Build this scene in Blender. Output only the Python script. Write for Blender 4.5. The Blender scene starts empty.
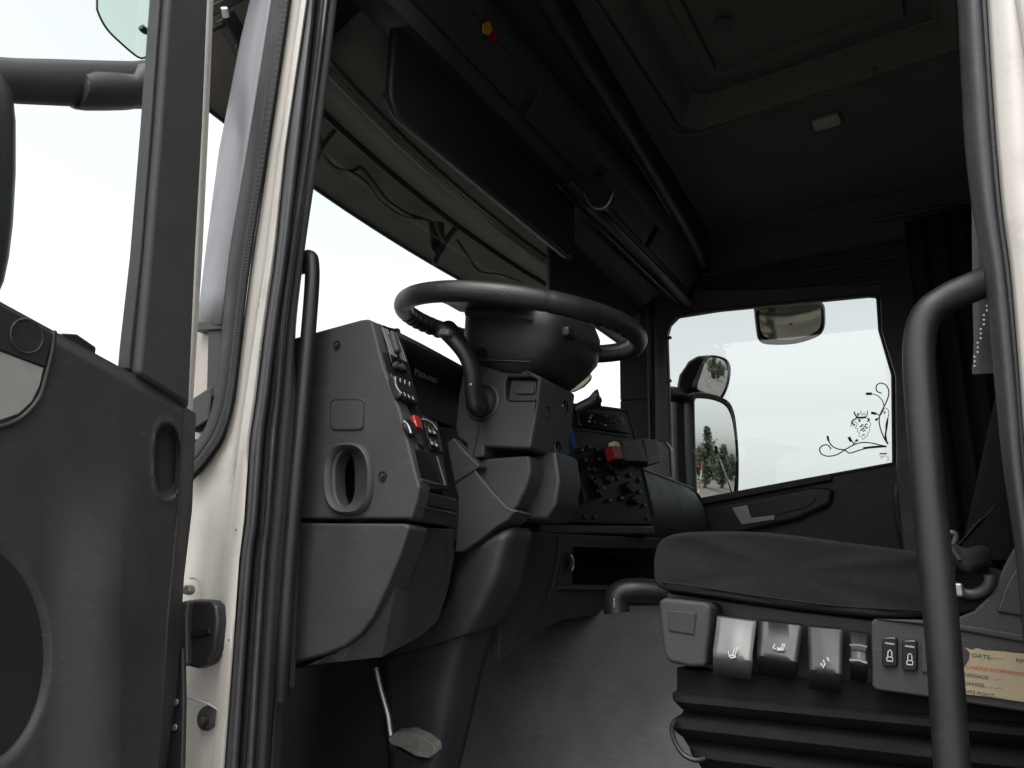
import bpy, bmesh, math, random
from mathutils import Vector, Matrix
random.seed(7)
sc = bpy.context.scene
col = sc.collection

# ------------------------------------------------------------------ camera
FPX = 770.0
YAW, PITCH, ROLL = math.radians(31.0), math.radians(15.0), math.radians(1.5)
CAM = Vector((0.0, 0.0, 1.85))
FWD = Vector((-math.sin(YAW)*math.cos(PITCH), math.cos(YAW)*math.cos(PITCH), math.sin(PITCH)))
_r0 = Vector((math.cos(YAW), math.sin(YAW), 0)); _u0 = _r0.cross(FWD)
RGT = _r0*math.cos(ROLL) + _u0*math.sin(ROLL)
UPV = _u0*math.cos(ROLL) - _r0*math.sin(ROLL)
cd = bpy.data.cameras.new("camera"); cam = bpy.data.objects.new("camera", cd); col.objects.link(cam)
cd.sensor_width = 36.0; cd.lens = 36.0*FPX/1024.0; cd.clip_start = 0.02; cd.clip_end = 3000
cam.matrix_world = Matrix(((RGT.x, UPV.x, -FWD.x, CAM.x), (RGT.y, UPV.y, -FWD.y, CAM.y), (RGT.z, UPV.z, -FWD.z, CAM.z), (0, 0, 0, 1)))
sc.camera = cam

# ------------------------------------------------------------------ sky and sun (bright overcast)
w = bpy.data.worlds.new("World"); sc.world = w; w.use_nodes = True
nt = w.node_tree; nt.nodes.clear()
sky = nt.nodes.new('ShaderNodeTexSky'); sky.sky_type = 'NISHITA'; sky.sun_disc = False
SUN_EL, SUN_AZ = math.radians(58), math.radians(172)
sky.sun_elevation = SUN_EL; sky.sun_rotation = SUN_AZ; sky.dust_density = 4.0; sky.air_density = 1.5
hs = nt.nodes.new('ShaderNodeHueSaturation'); hs.inputs['Saturation'].default_value = 0.11
bg = nt.nodes.new('ShaderNodeBackground'); bg.inputs['Strength'].default_value = 0.15
wo = nt.nodes.new('ShaderNodeOutputWorld')
nt.links.new(sky.outputs[0], hs.inputs['Color']); nt.links.new(hs.outputs[0], bg.inputs['Color']); nt.links.new(bg.outputs[0], wo.inputs['Surface'])
sd = bpy.data.lights.new("sun", 'SUN'); sd.energy = 0.5; sd.angle = math.radians(40); sd.color = (1.0, 0.985, 0.965)
so = bpy.data.objects.new("sun", sd); col.objects.link(so)
_sd = Vector((math.sin(SUN_AZ)*math.cos(SUN_EL), math.cos(SUN_AZ)*math.cos(SUN_EL), math.sin(SUN_EL)))
so.rotation_euler = _sd.to_track_quat('Z', 'Y').to_euler(); so.location = (0, -4, 8)
vs = sc.view_settings
vs.view_transform = 'Standard'; vs.look = 'None'; vs.gamma = 1.0; vs.use_curve_mapping = False
vs.exposure = 1.16
sc.render.resolution_x = 1024; sc.render.resolution_y = 768
sc.cycles.max_bounces = 10; sc.cycles.diffuse_bounces = 5; sc.cycles.transparent_max_bounces = 16

# ------------------------------------------------------------------ helpers: a sight line met with a plane of the cab
def ray(px, py): return FWD + RGT*((px-512)/FPX) - UPV*((py-384)/FPX)
def at(px, py, ax, v):
    d = ray(px, py); i = 'xyz'.index(ax); return CAM + d*((v-CAM[i])/d[i])
def atp(px, py, P0, n):
    d = ray(px, py); return CAM + d*((P0-CAM).dot(n)/d.dot(n))
def V(*a): return Vector(a)

# ------------------------------------------------------------------ materials
M = {}
def mat(name, colr, rough=0.5, metal=0.0, grain=0.0, gscale=900.0, var=0.0, vscale=6.0, spec=0.5, dirt=None, dirtscale=5.0, dirtamt=0.5, sheen=0.0, coat=0.0, scuff=0.0):
    m = bpy.data.materials.new(name); m.use_nodes = True; t = m.node_tree; b = t.nodes['Principled BSDF']
    b.inputs['Base Color'].default_value = (*colr, 1); b.inputs['Roughness'].default_value = rough; b.inputs['Metallic'].default_value = metal
    b.inputs['Specular IOR Level'].default_value = spec
    if sheen: b.inputs['Sheen Weight'].default_value = sheen
    if coat: b.inputs['Coat Weight'].default_value = coat
    tc = t.nodes.new('ShaderNodeTexCoord')
    last = None
    if var > 0:
        n = t.nodes.new('ShaderNodeTexNoise'); n.inputs['Scale'].default_value = vscale; n.inputs['Detail'].default_value = 6; n.inputs['Roughness'].default_value = 0.65
        t.links.new(tc.outputs['Object'], n.inputs['Vector'])
        mr = t.nodes.new('ShaderNodeMapRange'); mr.inputs['From Min'].default_value = 0.3; mr.inputs['From Max'].default_value = 0.7
        mr.inputs['To Min'].default_value = 1-var; mr.inputs['To Max'].default_value = 1+var
        t.links.new(n.outputs['Fac'], mr.inputs['Value'])
        mx = t.nodes.new('ShaderNodeMix'); mx.data_type = 'RGBA'; mx.blend_type = 'MULTIPLY'; mx.inputs[0].default_value = 1
        mx.inputs[6].default_value = (*colr, 1); t.links.new(mr.outputs[0], mx.inputs[7]); last = mx.outputs[2]
        mr2 = t.nodes.new('ShaderNodeMapRange'); mr2.inputs['From Min'].default_value = 0.3; mr2.inputs['From Max'].default_value = 0.7
        mr2.inputs['To Min'].default_value = rough-0.08; mr2.inputs['To Max'].default_value = min(1, rough+0.1)
        t.links.new(n.outputs['Fac'], mr2.inputs['Value']); t.links.new(mr2.outputs[0], b.inputs['Roughness'])
    if dirt:
        n2 = t.nodes.new('ShaderNodeTexNoise'); n2.inputs['Scale'].default_value = dirtscale; n2.inputs['Detail'].default_value = 9; n2.inputs['Roughness'].default_value = 0.72
        t.links.new(tc.outputs['Object'], n2.inputs['Vector'])
        r2 = t.nodes.new('ShaderNodeValToRGB'); r2.color_ramp.elements[0].position = 0.55; r2.color_ramp.elements[1].position = 0.78
        r2.color_ramp.elements[0].color = (0, 0, 0, 1); r2.color_ramp.elements[1].color = (dirtamt, dirtamt, dirtamt, 1)
        t.links.new(n2.outputs['Fac'], r2.inputs['Fac'])
        m2 = t.nodes.new('ShaderNodeMix'); m2.data_type = 'RGBA'; t.links.new(r2.outputs[0], m2.inputs[0])
        if last: t.links.new(last, m2.inputs[6])
        else: m2.inputs[6].default_value = (*colr, 1)
        m2.inputs[7].default_value = (*dirt, 1); last = m2.outputs[2]
    if scuff > 0:
        # fine wiped-on dust and thin scratches
        mp = t.nodes.new('ShaderNodeMapping'); mp.inputs['Scale'].default_value = (9, 14, 60); mp.inputs['Rotation'].default_value = (0.5, 0.3, 0.9)
        t.links.new(tc.outputs['Object'], mp.inputs['Vector'])
        n3 = t.nodes.new('ShaderNodeTexNoise'); n3.inputs['Scale'].default_value = 2.2; n3.inputs['Detail'].default_value = 8; n3.inputs['Roughness'].default_value = 0.75; t.links.new(mp.outputs[0], n3.inputs['Vector'])
        r3 = t.nodes.new('ShaderNodeMapRange'); r3.inputs['From Min'].default_value = 0.58; r3.inputs['From Max'].default_value = 0.80; r3.inputs['To Max'].default_value = scuff
        t.links.new(n3.outputs['Fac'], r3.inputs['Value'])
        m3 = t.nodes.new('ShaderNodeMix'); m3.data_type = 'RGBA'; t.links.new(r3.outputs[0], m3.inputs[0])
        if last: t.links.new(last, m3.inputs[6])
        else: m3.inputs[6].default_value = (*colr, 1)
        m3.inputs[7].default_value = (*[min(1, c*2.2+0.03) for c in colr], 1); last = m3.outputs[2]
    if last: t.links.new(last, b.inputs['Base Color'])
    if grain > 0:
        g = t.nodes.new('ShaderNodeTexVoronoi'); g.inputs['Scale'].default_value = gscale
        t.links.new(tc.outputs['Object'], g.inputs['Vector'])
        bp = t.nodes.new('ShaderNodeBump'); bp.inputs['Strength'].default_value = grain; bp.inputs['Distance'].default_value = 0.0006
        t.links.new(g.outputs['Distance'], bp.inputs['Height']); t.links.new(bp.outputs[0], b.inputs['Normal'])
    M[name] = m; return m
def glass(name, tint, refl=1.0):
    m = bpy.data.materials.new(name); m.use_nodes = True; t = m.node_tree; t.nodes.clear()
    o = t.nodes.new('ShaderNodeOutputMaterial'); a = t.nodes.new('ShaderNodeBsdfTransparent'); a.inputs[0].default_value = (*tint, 1)
    g = t.nodes.new('ShaderNodeBsdfGlossy'); g.inputs['Roughness'].default_value = 0.0; g.inputs['Color'].default_value = (refl, refl, refl, 1)
    ge = t.nodes.new('ShaderNodeNewGeometry'); dt = t.nodes.new('ShaderNodeVectorMath'); dt.operation = 'DOT_PRODUCT'
    t.links.new(ge.outputs['Normal'], dt.inputs[0]); t.links.new(ge.outputs['Incoming'], dt.inputs[1])
    ab = t.nodes.new('ShaderNodeMath'); ab.operation = 'ABSOLUTE'; t.links.new(dt.outputs['Value'], ab.inputs[0])
    om = t.nodes.new('ShaderNodeMath'); om.operation = 'SUBTRACT'; om.inputs[0].default_value = 1.0; t.links.new(ab.outputs[0], om.inputs[1])
    pw = t.nodes.new('ShaderNodeMath'); pw.operation = 'POWER'; pw.inputs[1].default_value = 5.0; t.links.new(om.outputs[0], pw.inputs[0])
    f = t.nodes.new('ShaderNodeMath'); f.operation = 'MULTIPLY_ADD'; f.inputs[1].default_value = 0.92; f.inputs[2].default_value = 0.07; t.links.new(pw.outputs[0], f.inputs[0])
    x = t.nodes.new('ShaderNodeMixShader'); t.links.new(f.outputs[0], x.inputs[0]); t.links.new(a.outputs[0], x.inputs[1]); t.links.new(g.outputs[0], x.inputs[2])
    t.links.new(x.outputs[0], o.inputs[0]); M[name] = m; return m

mat('grey_plastic', (0.035, 0.0349, 0.0362), 0.60, spec=0.35, grain=0.32, gscale=360, var=0.10, vscale=9, dirt=(0.075, 0.072, 0.066), dirtscale=14, dirtamt=0.3, scuff=0.6)
mat('blue_grey_plastic', (0.029, 0.030, 0.0335), 0.58, spec=0.4, grain=0.32, gscale=360, var=0.12, vscale=8, dirt=(0.08, 0.077, 0.07), dirtscale=11, dirtamt=0.3, scuff=0.6)
mat('dark_plastic', (0.019, 0.0192, 0.021), 0.45, grain=0.2, gscale=700, var=0.12, vscale=9, scuff=0.6)
mat('rubber_black', (0.011, 0.011, 0.012), 0.6, var=0.2, vscale=18, spec=0.3, dirt=(0.04, 0.038, 0.035), dirtscale=26, dirtamt=0.3)
mat('stack_black', (0.006, 0.006, 0.007), 0.5, spec=0.25)
mat('black_plastic', (0.012, 0.012, 0.013), 0.42, var=0.15, vscale=12)
mat('gloss_black', (0.008, 0.008, 0.010), 0.12)
mat('rubber', (0.020, 0.020, 0.022), 0.55, grain=0.3, gscale=500, var=0.18, vscale=18, dirt=(0.09, 0.085, 0.075), dirtscale=26, dirtamt=0.3, scuff=0.6)
mat('seal_grey', (0.036, 0.036, 0.039), 0.42, var=0.15, vscale=14, dirt=(0.12, 0.115, 0.10), dirtscale=24, dirtamt=0.3)
mat('white_paint', (0.45, 0.425, 0.39), 0.32, var=0.04, vscale=10, dirt=(0.20, 0.165, 0.13), dirtscale=15, dirtamt=0.6, coat=0.2, scuff=0.0)
mat('dirty_white', (0.36, 0.33, 0.29), 0.45, var=0.07, vscale=14, dirt=(0.20, 0.16, 0.13), dirtscale=16, dirtamt=0.8)
mat('corner_grey', (0.13, 0.135, 0.145), 0.38, var=0.05, vscale=8, dirt=(0.09, 0.09, 0.09), dirtscale=20, dirtamt=0.4)
mat('silver_plastic', (0.36, 0.36, 0.34), 0.42, metal=0.3, var=0.08, vscale=20)
mat('chrome', (0.75, 0.75, 0.75), 0.15, metal=1.0)
mat('dull_metal', (0.35, 0.34, 0.32), 0.4, metal=0.9, var=0.2, vscale=40)
mat('leather', (0.014, 0.0138, 0.014), 0.40, grain=0.6, gscale=420, var=0.2, vscale=16, scuff=0.3)
mat('seat_fabric', (0.0155, 0.0152, 0.0148), 0.95, grain=0.8, gscale=480, var=0.18, vscale=10, dirt=(0.045, 0.042, 0.04), dirtscale=60, dirtamt=0.25, spec=0.1)
mat('dark_fabric', (0.02, 0.02, 0.0215), 0.95, grain=0.6, gscale=400, var=0.15, spec=0.1)
mat('belt_grey', (0.05, 0.047, 0.046), 0.8, grain=0.6, gscale=600, var=0.15, vscale=30)
mat('hatch_lining', (0.105, 0.104, 0.095), 0.9, var=0.08, vscale=5, spec=0.1)
mat('headliner', (0.088, 0.087, 0.079), 0.95, grain=0.4, gscale=300, var=0.08, vscale=5, spec=0.1)
mat('headliner_dark', (0.042, 0.042, 0.045), 0.8, grain=0.4, gscale=300, var=0.1)
mat('console_dark', (0.028, 0.0285, 0.033), 0.5, grain=0.3, gscale=500, var=0.15, vscale=7)
mat('header_brown', (0.062, 0.061, 0.056), 0.6, var=0.12, vscale=14)
mat('visor_brown', (0.17, 0.162, 0.148), 0.4, var=0.12, vscale=6, dirt=(0.05, 0.047, 0.042), dirtscale=9, dirtamt=0.6)
mat('handle_black', (0.010, 0.010, 0.0112), 0.45, grain=0.15, gscale=700, var=0.12, vscale=20, scuff=0.6)
mat('bellows_rubber', (0.008, 0.0085, 0.009), 0.85, spec=0.15, var=0.2, vscale=10, dirt=(0.03, 0.03, 0.03), dirtscale=14, dirtamt=0.4)
mat('frame_grey', (0.050, 0.050, 0.052), 0.6, spec=0.3, grain=0.3, gscale=360, var=0.1, vscale=12, dirt=(0.10, 0.098, 0.09), dirtscale=40, dirtamt=0.3)
mat('door_plastic', (0.033, 0.033, 0.0345), 0.52, grain=0.32, gscale=360, var=0.10, vscale=7, dirt=(0.08, 0.077, 0.07), dirtscale=12, dirtamt=0.3, scuff=0.6)
mat('worn_grey', (0.105, 0.103, 0.10), 0.38, var=0.18, vscale=30, dirt=(0.06, 0.06, 0.06), dirtscale=18, dirtamt=0.5)
mat('slat_grey', (0.11, 0.11, 0.11), 0.4)
mat('carpet', (0.145, 0.145, 0.148), 1.0, grain=0.8, gscale=350, var=0.22, vscale=5, dirt=(0.12, 0.11, 0.10), dirtscale=9, dirtamt=0.3, spec=0.05, scuff=0.6)
mat('worn_pedal', (0.10, 0.095, 0.085), 0.8, grain=1.0, gscale=180, var=0.3, vscale=60)
mat('red_plastic', (0.26, 0.014, 0.014), 0.35)
mat('yellow_print', (0.6, 0.33, 0.03), 0.5)
mat('blue_strap', (0.03, 0.09, 0.32), 0.7)
mat('cream_plastic', (0.62, 0.57, 0.44), 0.5, var=0.1, vscale=30)
mat('paper', (0.32, 0.265, 0.175), 0.85, var=0.12, vscale=25, dirt=(0.34, 0.27, 0.18), dirtscale=22, dirtamt=0.6)
mat('ink_black', (0.03, 0.025, 0.02), 0.8)
mat('ink_red', (0.42, 0.06, 0.04), 0.8)
mat('ink_grey', (0.36, 0.32, 0.26), 0.8)
mat('icon_white', (0.55, 0.55, 0.55), 0.6)
mat('icon_grey', (0.28, 0.28, 0.28), 0.6)
mat('decal_dark', (0.035, 0.05, 0.045), 0.7)
mat('decal_grey', (0.16, 0.17, 0.165), 0.7)
mat('mirror', (0.88, 0.89, 0.88), 0.0, metal=1.0)
mat('mirror_reflection_tint', (0.75, 0.70, 0.60), 0.12, metal=1.0)  # kerb mirror: brown of the reflected ground is put into the glass colour
mat('white_plastic', (0.7, 0.7, 0.68), 0.5)
mat('lamp_lens', (0.16, 0.16, 0.15), 0.35)
mat('asphalt', (0.15, 0.145, 0.13), 0.9, var=0.25, vscale=0.6)
mat('bark', (0.09, 0.06, 0.04), 0.9, var=0.3, vscale=10)
mat('pine_green', (0.075, 0.085, 0.045), 0.7, var=0.35, vscale=2)
mat('blue_paint', (0.03, 0.09, 0.40), 0.35)
mat('tyre', (0.02, 0.02, 0.02), 0.8)
mat('orange_paint', (0.45, 0.12, 0.05), 0.6)
glass('clear_glass', (0.93, 0.96, 0.94))
glass('window_glass', (0.585, 0.625, 0.61), 1.0)
glass('green_acrylic', (0.72, 0.84, 0.78))

# ------------------------------------------------------------------ object makers
def thing(name, label, cat, loc=(0, 0, 0), group=None):
    o = bpy.data.objects.new(name, None); o.empty_display_size = 0.05; o.location = loc; col.objects.link(o)
    o['label'] = label; o['category'] = cat
    if group: o['group'] = group
    return o
def tag(o, label, cat, group=None):
    o['label'] = label; o['category'] = cat
    if group: o['group'] = group
    return o
def rootloc(p):
    while p is not None and p.parent is not None: p = p.parent
    return Vector(p.location) if p is not None else Vector((0, 0, 0))
def obj(name, verts, faces, m, parent=None, bevel=0.0, seg=2, solid=0.0, sub=0, smooth=True, ang=35, label=None):
    L = rootloc(parent)
    me = bpy.data.meshes.new(name)
    me.from_pydata([tuple(Vector(v)-L) for v in verts], [], faces)
    bm = bmesh.new(); bm.from_mesh(me); bmesh.ops.remove_doubles(bm, verts=bm.verts, dist=1e-6); bmesh.ops.recalc_face_normals(bm, faces=bm.faces); bm.to_mesh(me); bm.free()
    return fin(name, me, m, parent, bevel, seg, solid, sub, smooth, ang, label)
def fin(name, me, m, parent, bevel=0.0, seg=2, solid=0.0, sub=0, smooth=True, ang=35, label=None):
    o = bpy.data.objects.new(name, me); col.objects.link(o)
    me.materials.append(M[m] if isinstance(m, str) else m)
    if parent is not None: o.parent = parent
    if solid:
        k = o.modifiers.new('solid', 'SOLIDIFY'); k.thickness = abs(solid); k.offset = -1 if solid > 0 else 1
    if sub:
        k = o.modifiers.new('sub', 'SUBSURF'); k.levels = sub; k.render_levels = sub
    if bevel:
        k = o.modifiers.new('bevel', 'BEVEL'); k.width = bevel; k.segments = seg; k.limit_method = 'ANGLE'; k.angle_limit = math.radians(30); k.harden_normals = True
    if smooth:
        for p in me.polygons: p.use_smooth = True
        if not bevel and not sub: me.set_sharp_from_angle(angle=math.radians(ang))
    if label: o['label'] = label
    return o
def prism(name, pts, off, m, parent=None, bevel=0.003, seg=2, label=None):
    n = len(pts); off = Vector(off); vs_ = [Vector(p) for p in pts] + [Vector(p)+off for p in pts]
    fs = [list(range(n)), list(range(2*n-1, n-1, -1))] + [[i, (i+1) % n, n+(i+1) % n, n+i] for i in range(n)]
    return obj(name, vs_, fs, m, parent, bevel, seg, label=label)
def pxprism(name, px, ax, v, thick, m, parent=None, bevel=0.003, seg=2, label=None):
    off = [0, 0, 0]; off['xyz'.index(ax)] = thick
    return prism(name, [at(a, b, ax, v) for a, b in px], off, m, parent, bevel, seg, label)
def plate(name, outer, holes, off, m, parent=None, bevel=0.002, seg=2, label=None):
    L = rootloc(parent); bm = bmesh.new(); edges = []
    for loop in [outer]+holes:
        vv = [bm.verts.new(Vector(p)-L) for p in loop]
        for i in range(len(vv)): edges.append(bm.edges.new((vv[i], vv[(i+1) % len(vv)])))
    bmesh.ops.triangle_fill(bm, use_beauty=True, edges=edges)
    r = bmesh.ops.extrude_face_region(bm, geom=bm.faces[:])
    bmesh.ops.translate(bm, verts=[g for g in r['geom'] if isinstance(g, bmesh.types.BMVert)], vec=Vector(off))
    bmesh.ops.recalc_face_normals(bm, faces=bm.faces)
    me = bpy.data.meshes.new(name); bm.to_mesh(me); bm.free()
    return fin(name, me, m, parent, bevel, seg, label=label)
def grid(name, rows, m, parent=None, closed=False, caps=False, solid=0.0, sub=0, bevel=0.0, ang=35, label=None):
    nr, nc = len(rows), len(rows[0]); vs_ = [p for r in rows for p in r]; fs = []
    for i in range(nr-1):
        for j in range(nc if closed else nc-1):
            a, b = i*nc+j, i*nc+(j+1) % nc; fs.append([a, b, b+nc, a+nc])
    if caps: fs += [list(range(nc))[::-1], [(nr-1)*nc+j for j in range(nc)]]
    return obj(name, vs_, fs, m, parent, bevel, 2, solid, sub, True, ang, label)
def smoothpath(P, n=8):
    P = [Vector(p) for p in P]; out = []
    for i in range(len(P)-1):
        p0, p1, p2, p3 = P[max(i-1, 0)], P[i], P[i+1], P[min(i+2, len(P)-1)]
        for k in range(n):
            t = k/n; out.append(0.5*((2*p1)+(p2-p0)*t+(2*p0-5*p1+4*p2-p3)*t*t+(3*p1-p0-3*p2+p3)*t**3))
    out.append(P[-1]); return out
def tube(name, path, r, m, parent=None, n=14, smooth=0, label=None, flat=1.0, side=None, closed=False):
    P = smoothpath(path, smooth) if smooth else [Vector(p) for p in path]
    rows = []; prev = None
    for i, p in enumerate(P):
        if closed: t = (P[(i+1) % len(P)]-P[i-1])
        else: t = (P[min(i+1, len(P)-1)]-P[max(i-1, 0)])
        t.normalize()
        if prev is None:
            a = Vector(side) if side else (Vector((0, 0, 1)) if abs(t.z) < 0.9 else Vector((1, 0, 0)))
        else: a = prev
        a = (a - t*a.dot(t)).normalized(); prev = a; b = t.cross(a)
        rr = r(i/max(1, len(P)-1)) if callable(r) else r
        rows.append([p + a*(math.cos(2*math.pi*k/n)*rr) + b*(math.sin(2*math.pi*k/n)*rr*flat) for k in range(n)])
    if closed: rows.append(rows[0])
    return grid(name, rows, m, parent, closed=True, caps=not closed, ang=50, label=label)
def rbox(name, c, size, m, parent=None, ux=(1, 0, 0), uy=(0, 1, 0), bevel=0.003, seg=2, label=None):
    ux = Vector(ux).normalized(); uy = (Vector(uy)-ux*Vector(uy).dot(ux)).normalized(); uz = ux.cross(uy); c = Vector(c)
    a, b, d = size[0]/2, size[1]/2, size[2]/2
    v = [c+ux*(sx*a)+uy*(sy*b)+uz*(sz*d) for sz in (-1, 1) for sx, sy in ((-1, -1), (1, -1), (1, 1), (-1, 1))]
    f = [[0, 3, 2, 1], [4, 5, 6, 7], [0, 1, 5, 4], [1, 2, 6, 5], [2, 3, 7, 6], [3, 0, 4, 7]]
    return obj(name, v, f, m, parent, bevel, seg, label=label)
def disc(name, c, axis, r, h, m, parent=None, n=24, bevel=0.001, prof=None, label=None):
    axis = Vector(axis).normalized(); a = axis.orthogonal().normalized(); b = axis.cross(a); c = Vector(c)
    prof = prof or [(r, 0), (r, h)]
    rows = [[c+axis*z+(a*math.cos(2*math.pi*k/n)+b*math.sin(2*math.pi*k/n))*rr for k in range(n)] for rr, z in prof]
    return grid(name, rows, m, parent, closed=True, caps=True, bevel=bevel, label=label)
def text(name, s, origin, right, up, size, m, parent, ext=0.0003, align='LEFT', shear=0.0, sx=1.0):
    cu = bpy.data.curves.new('t', 'FONT'); cu.body = s; cu.size = size; cu.extrude = ext; cu.align_x = align; cu.shear = shear; cu.resolution_u = 3
    t = bpy.data.objects.new('t', cu); col.objects.link(t)
    me = bpy.data.meshes.new_from_object(t.evaluated_get(bpy.context.evaluated_depsgraph_get()))
    bpy.data.objects.remove(t); bpy.data.curves.remove(cu)
    r = Vector(right).normalized(); u = (Vector(up)-r*Vector(up).dot(r)).normalized(); nrm = r.cross(u); L = rootloc(parent)
    for v in me.vertices:
        v.co = Vector(origin) + r*(v.co.x*sx) + u*v.co.y + nrm*v.co.z - L
    me.name = name
    return fin(name, me, m, parent, smooth=False)
def rrect(x0, y0, x1, y1, r, n=4):
    out = []
    for cx, cy, a0 in ((x1-r, y0+r, -90), (x1-r, y1-r, 0), (x0+r, y1-r, 90), (x0+r, y0+r, 180)):
        for k in range(n+1):
            a = math.radians(a0+90*k/n); out.append((cx+r*math.cos(a), cy+r*math.sin(a)))
    return out
def ellipse(cx, cy, rx, ry, n=28, p=2.0, rot=0.0):
    out = []
    for k in range(n):
        a = 2*math.pi*k/n; c, s = math.cos(a), math.sin(a)
        x = math.copysign(abs(c)**(2/p), c)*rx; y = math.copysign(abs(s)**(2/p), s)*ry
        out.append((cx+x*math.cos(rot)-y*math.sin(rot), cy+x*math.sin(rot)+y*math.cos(rot)))
    return out
def lerp(a, b, t): return a+(b-a)*t
def polyx(pl, y):
    if y <= pl[0][1]:
        (x0, y0), (x1, y1) = pl[0], pl[1]
    elif y >= pl[-1][1]:
        (x0, y0), (x1, y1) = pl[-2], pl[-1]
    else:
        for i in range(len(pl)-1):
            if pl[i][1] <= y <= pl[i+1][1]: (x0, y0), (x1, y1) = pl[i], pl[i+1]; break
    return lerp(x0, x1, (y-y0)/(y1-y0))
def sstep(a, b, x):
    t = max(0.0, min(1.0, (x-a)/(b-a))); return t*t*(3-2*t)

# ================================================================== SETTING
g = obj('ground', [(-400, -400, 0), (400, -400, 0), (400, 400, 0), (-400, 400, 0)], [[0, 1, 2, 3]], 'asphalt'); g['kind'] = 'structure'

# ================================================================== TRUCK CAB SHELL
cab = thing('truck_cab', 'white lorry cab shell seen through its open door, with pillars, seals and dark roof lining', 'truck cab', (-0.3, 1.95, 1.3))
# --- driver side front pillar, from the corner panel to the inner seal; strips follow the edges of the opening
CORN_R = [(273, -60), (271, 0), (247, 150), (229, 255), (221, 324)]
CORN_L = [(259, -60), (250, 0), (241, 37), (219, 150), (205, 255), (197, 324)]
ys = [-60, -20, 0, 37, 80, 120, 150, 200, 255, 290, 324]
rows = []
for y in ys:
    a, b = polyx(CORN_L, y), polyx(CORN_R, y); r = []
    for k in range(9):
        t = k/8; r.append(at(lerp(a, b, t), y, 'y', lerp(0.885, 0.835, t) - 0.018*math.sin(math.pi*t)))
    r = [r[0]+V(-0.14, 0.13, 0)] + r
    rows.append(r)
grid('corner_panel', rows, 'corner_grey', cab, solid=0.006, ang=60)
SEAL_L = [(273, -60), (271, 0), (247, 150), (229, 255), (222, 325), (216, 385), (208, 420), (196, 442), (180, 462)]
SEAL_M = [(284, -60), (281, 0), (259, 150), (242, 255), (234, 325), (226, 390), (217, 425), (203, 450), (186, 470)]
SEAL_R = [(294, -60), (290, 0), (268, 150), (252, 255), (243, 325), (234, 400), (224, 437), (208, 461), (190, 481)]
def strip(name, A, B, n, ya, yb, m, bulge=0.0, solid=0.01, yoff=0.0, parent=cab):
    L = smoothpath([V(p[0], p[1], 0) for p in A], 6); R = smoothpath([V(p[0], p[1], 0) for p in B], 6); rows = []
    for a, b in zip(L, R):
        rows.append([at(lerp(a.x, b.x, k/n), lerp(a.y, b.y, k/n), 'y', lerp(ya, yb, k/n)-bulge*math.sin(math.pi*k/n)+yoff) for k in range(n+1)])
    return grid(name, rows, m, parent, solid=solid, ang=60)
strip('weatherstrip', SEAL_L, SEAL_M, 6, 0.835, 0.812, 'rubber_black', 0.008, 0.01)
sl = strip('weatherstrip_ridges', SEAL_M, SEAL_R, 5, 0.812, 0.815, 'rubber_black', 0.006, 0.008)
# ridges along the bulb seal
Lm = smoothpath([V(p[0], p[1], 0) for p in SEAL_M], 26); Rm = smoothpath([V(p[0], p[1], 0) for p in SEAL_R], 26)
vs_, fs_ = [], []
for i in range(0, len(Lm)-1):
    a = at(lerp(Lm[i].x, Rm[i].x, 0.25), lerp(Lm[i].y, Rm[i].y, 0.25), 'y', 0.8075); b = at(lerp(Lm[i].x, Rm[i].x, 0.75), lerp(Lm[i].y, Rm[i].y, 0.75), 'y', 0.8075)
    a2 = at(lerp(Lm[i].x, Lm[i+1].x, .5)*0.75+lerp(Rm[i].x, Rm[i+1].x, .5)*0.25, lerp(Lm[i].y, Lm[i+1].y, .5)*.75+lerp(Rm[i].y, Rm[i+1].y, .5)*.25, 'y', 0.8069)
    b2 = at(lerp(Lm[i].x, Lm[i+1].x, .5)*0.25+lerp(Rm[i].x, Rm[i+1].x, .5)*0.75, lerp(Lm[i].y, Lm[i+1].y, .5)*.25+lerp(Rm[i].y, Rm[i+1].y, .5)*.75, 'y', 0.8069)
    k = len(vs_); vs_ += [a, b, b2, a2]; fs_.append([k, k+1, k+2, k+3])
    if i < len(Lm)-2:
        a3 = at(lerp(Lm[i+1].x, Rm[i+1].x, 0.25), lerp(Lm[i+1].y, Rm[i+1].y, 0.25), 'y', 0.8075); b3 = at(lerp(Lm[i+1].x, Rm[i+1].x, 0.75), lerp(Lm[i+1].y, Rm[i+1].y, 0.75), 'y', 0.8075)
        vs_ += [a3, b3]; fs_.append([k+3, k+2, k+5, k+4])
obj('seal_ribs', vs_, fs_, 'rubber_black', sl, smooth=False)
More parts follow.
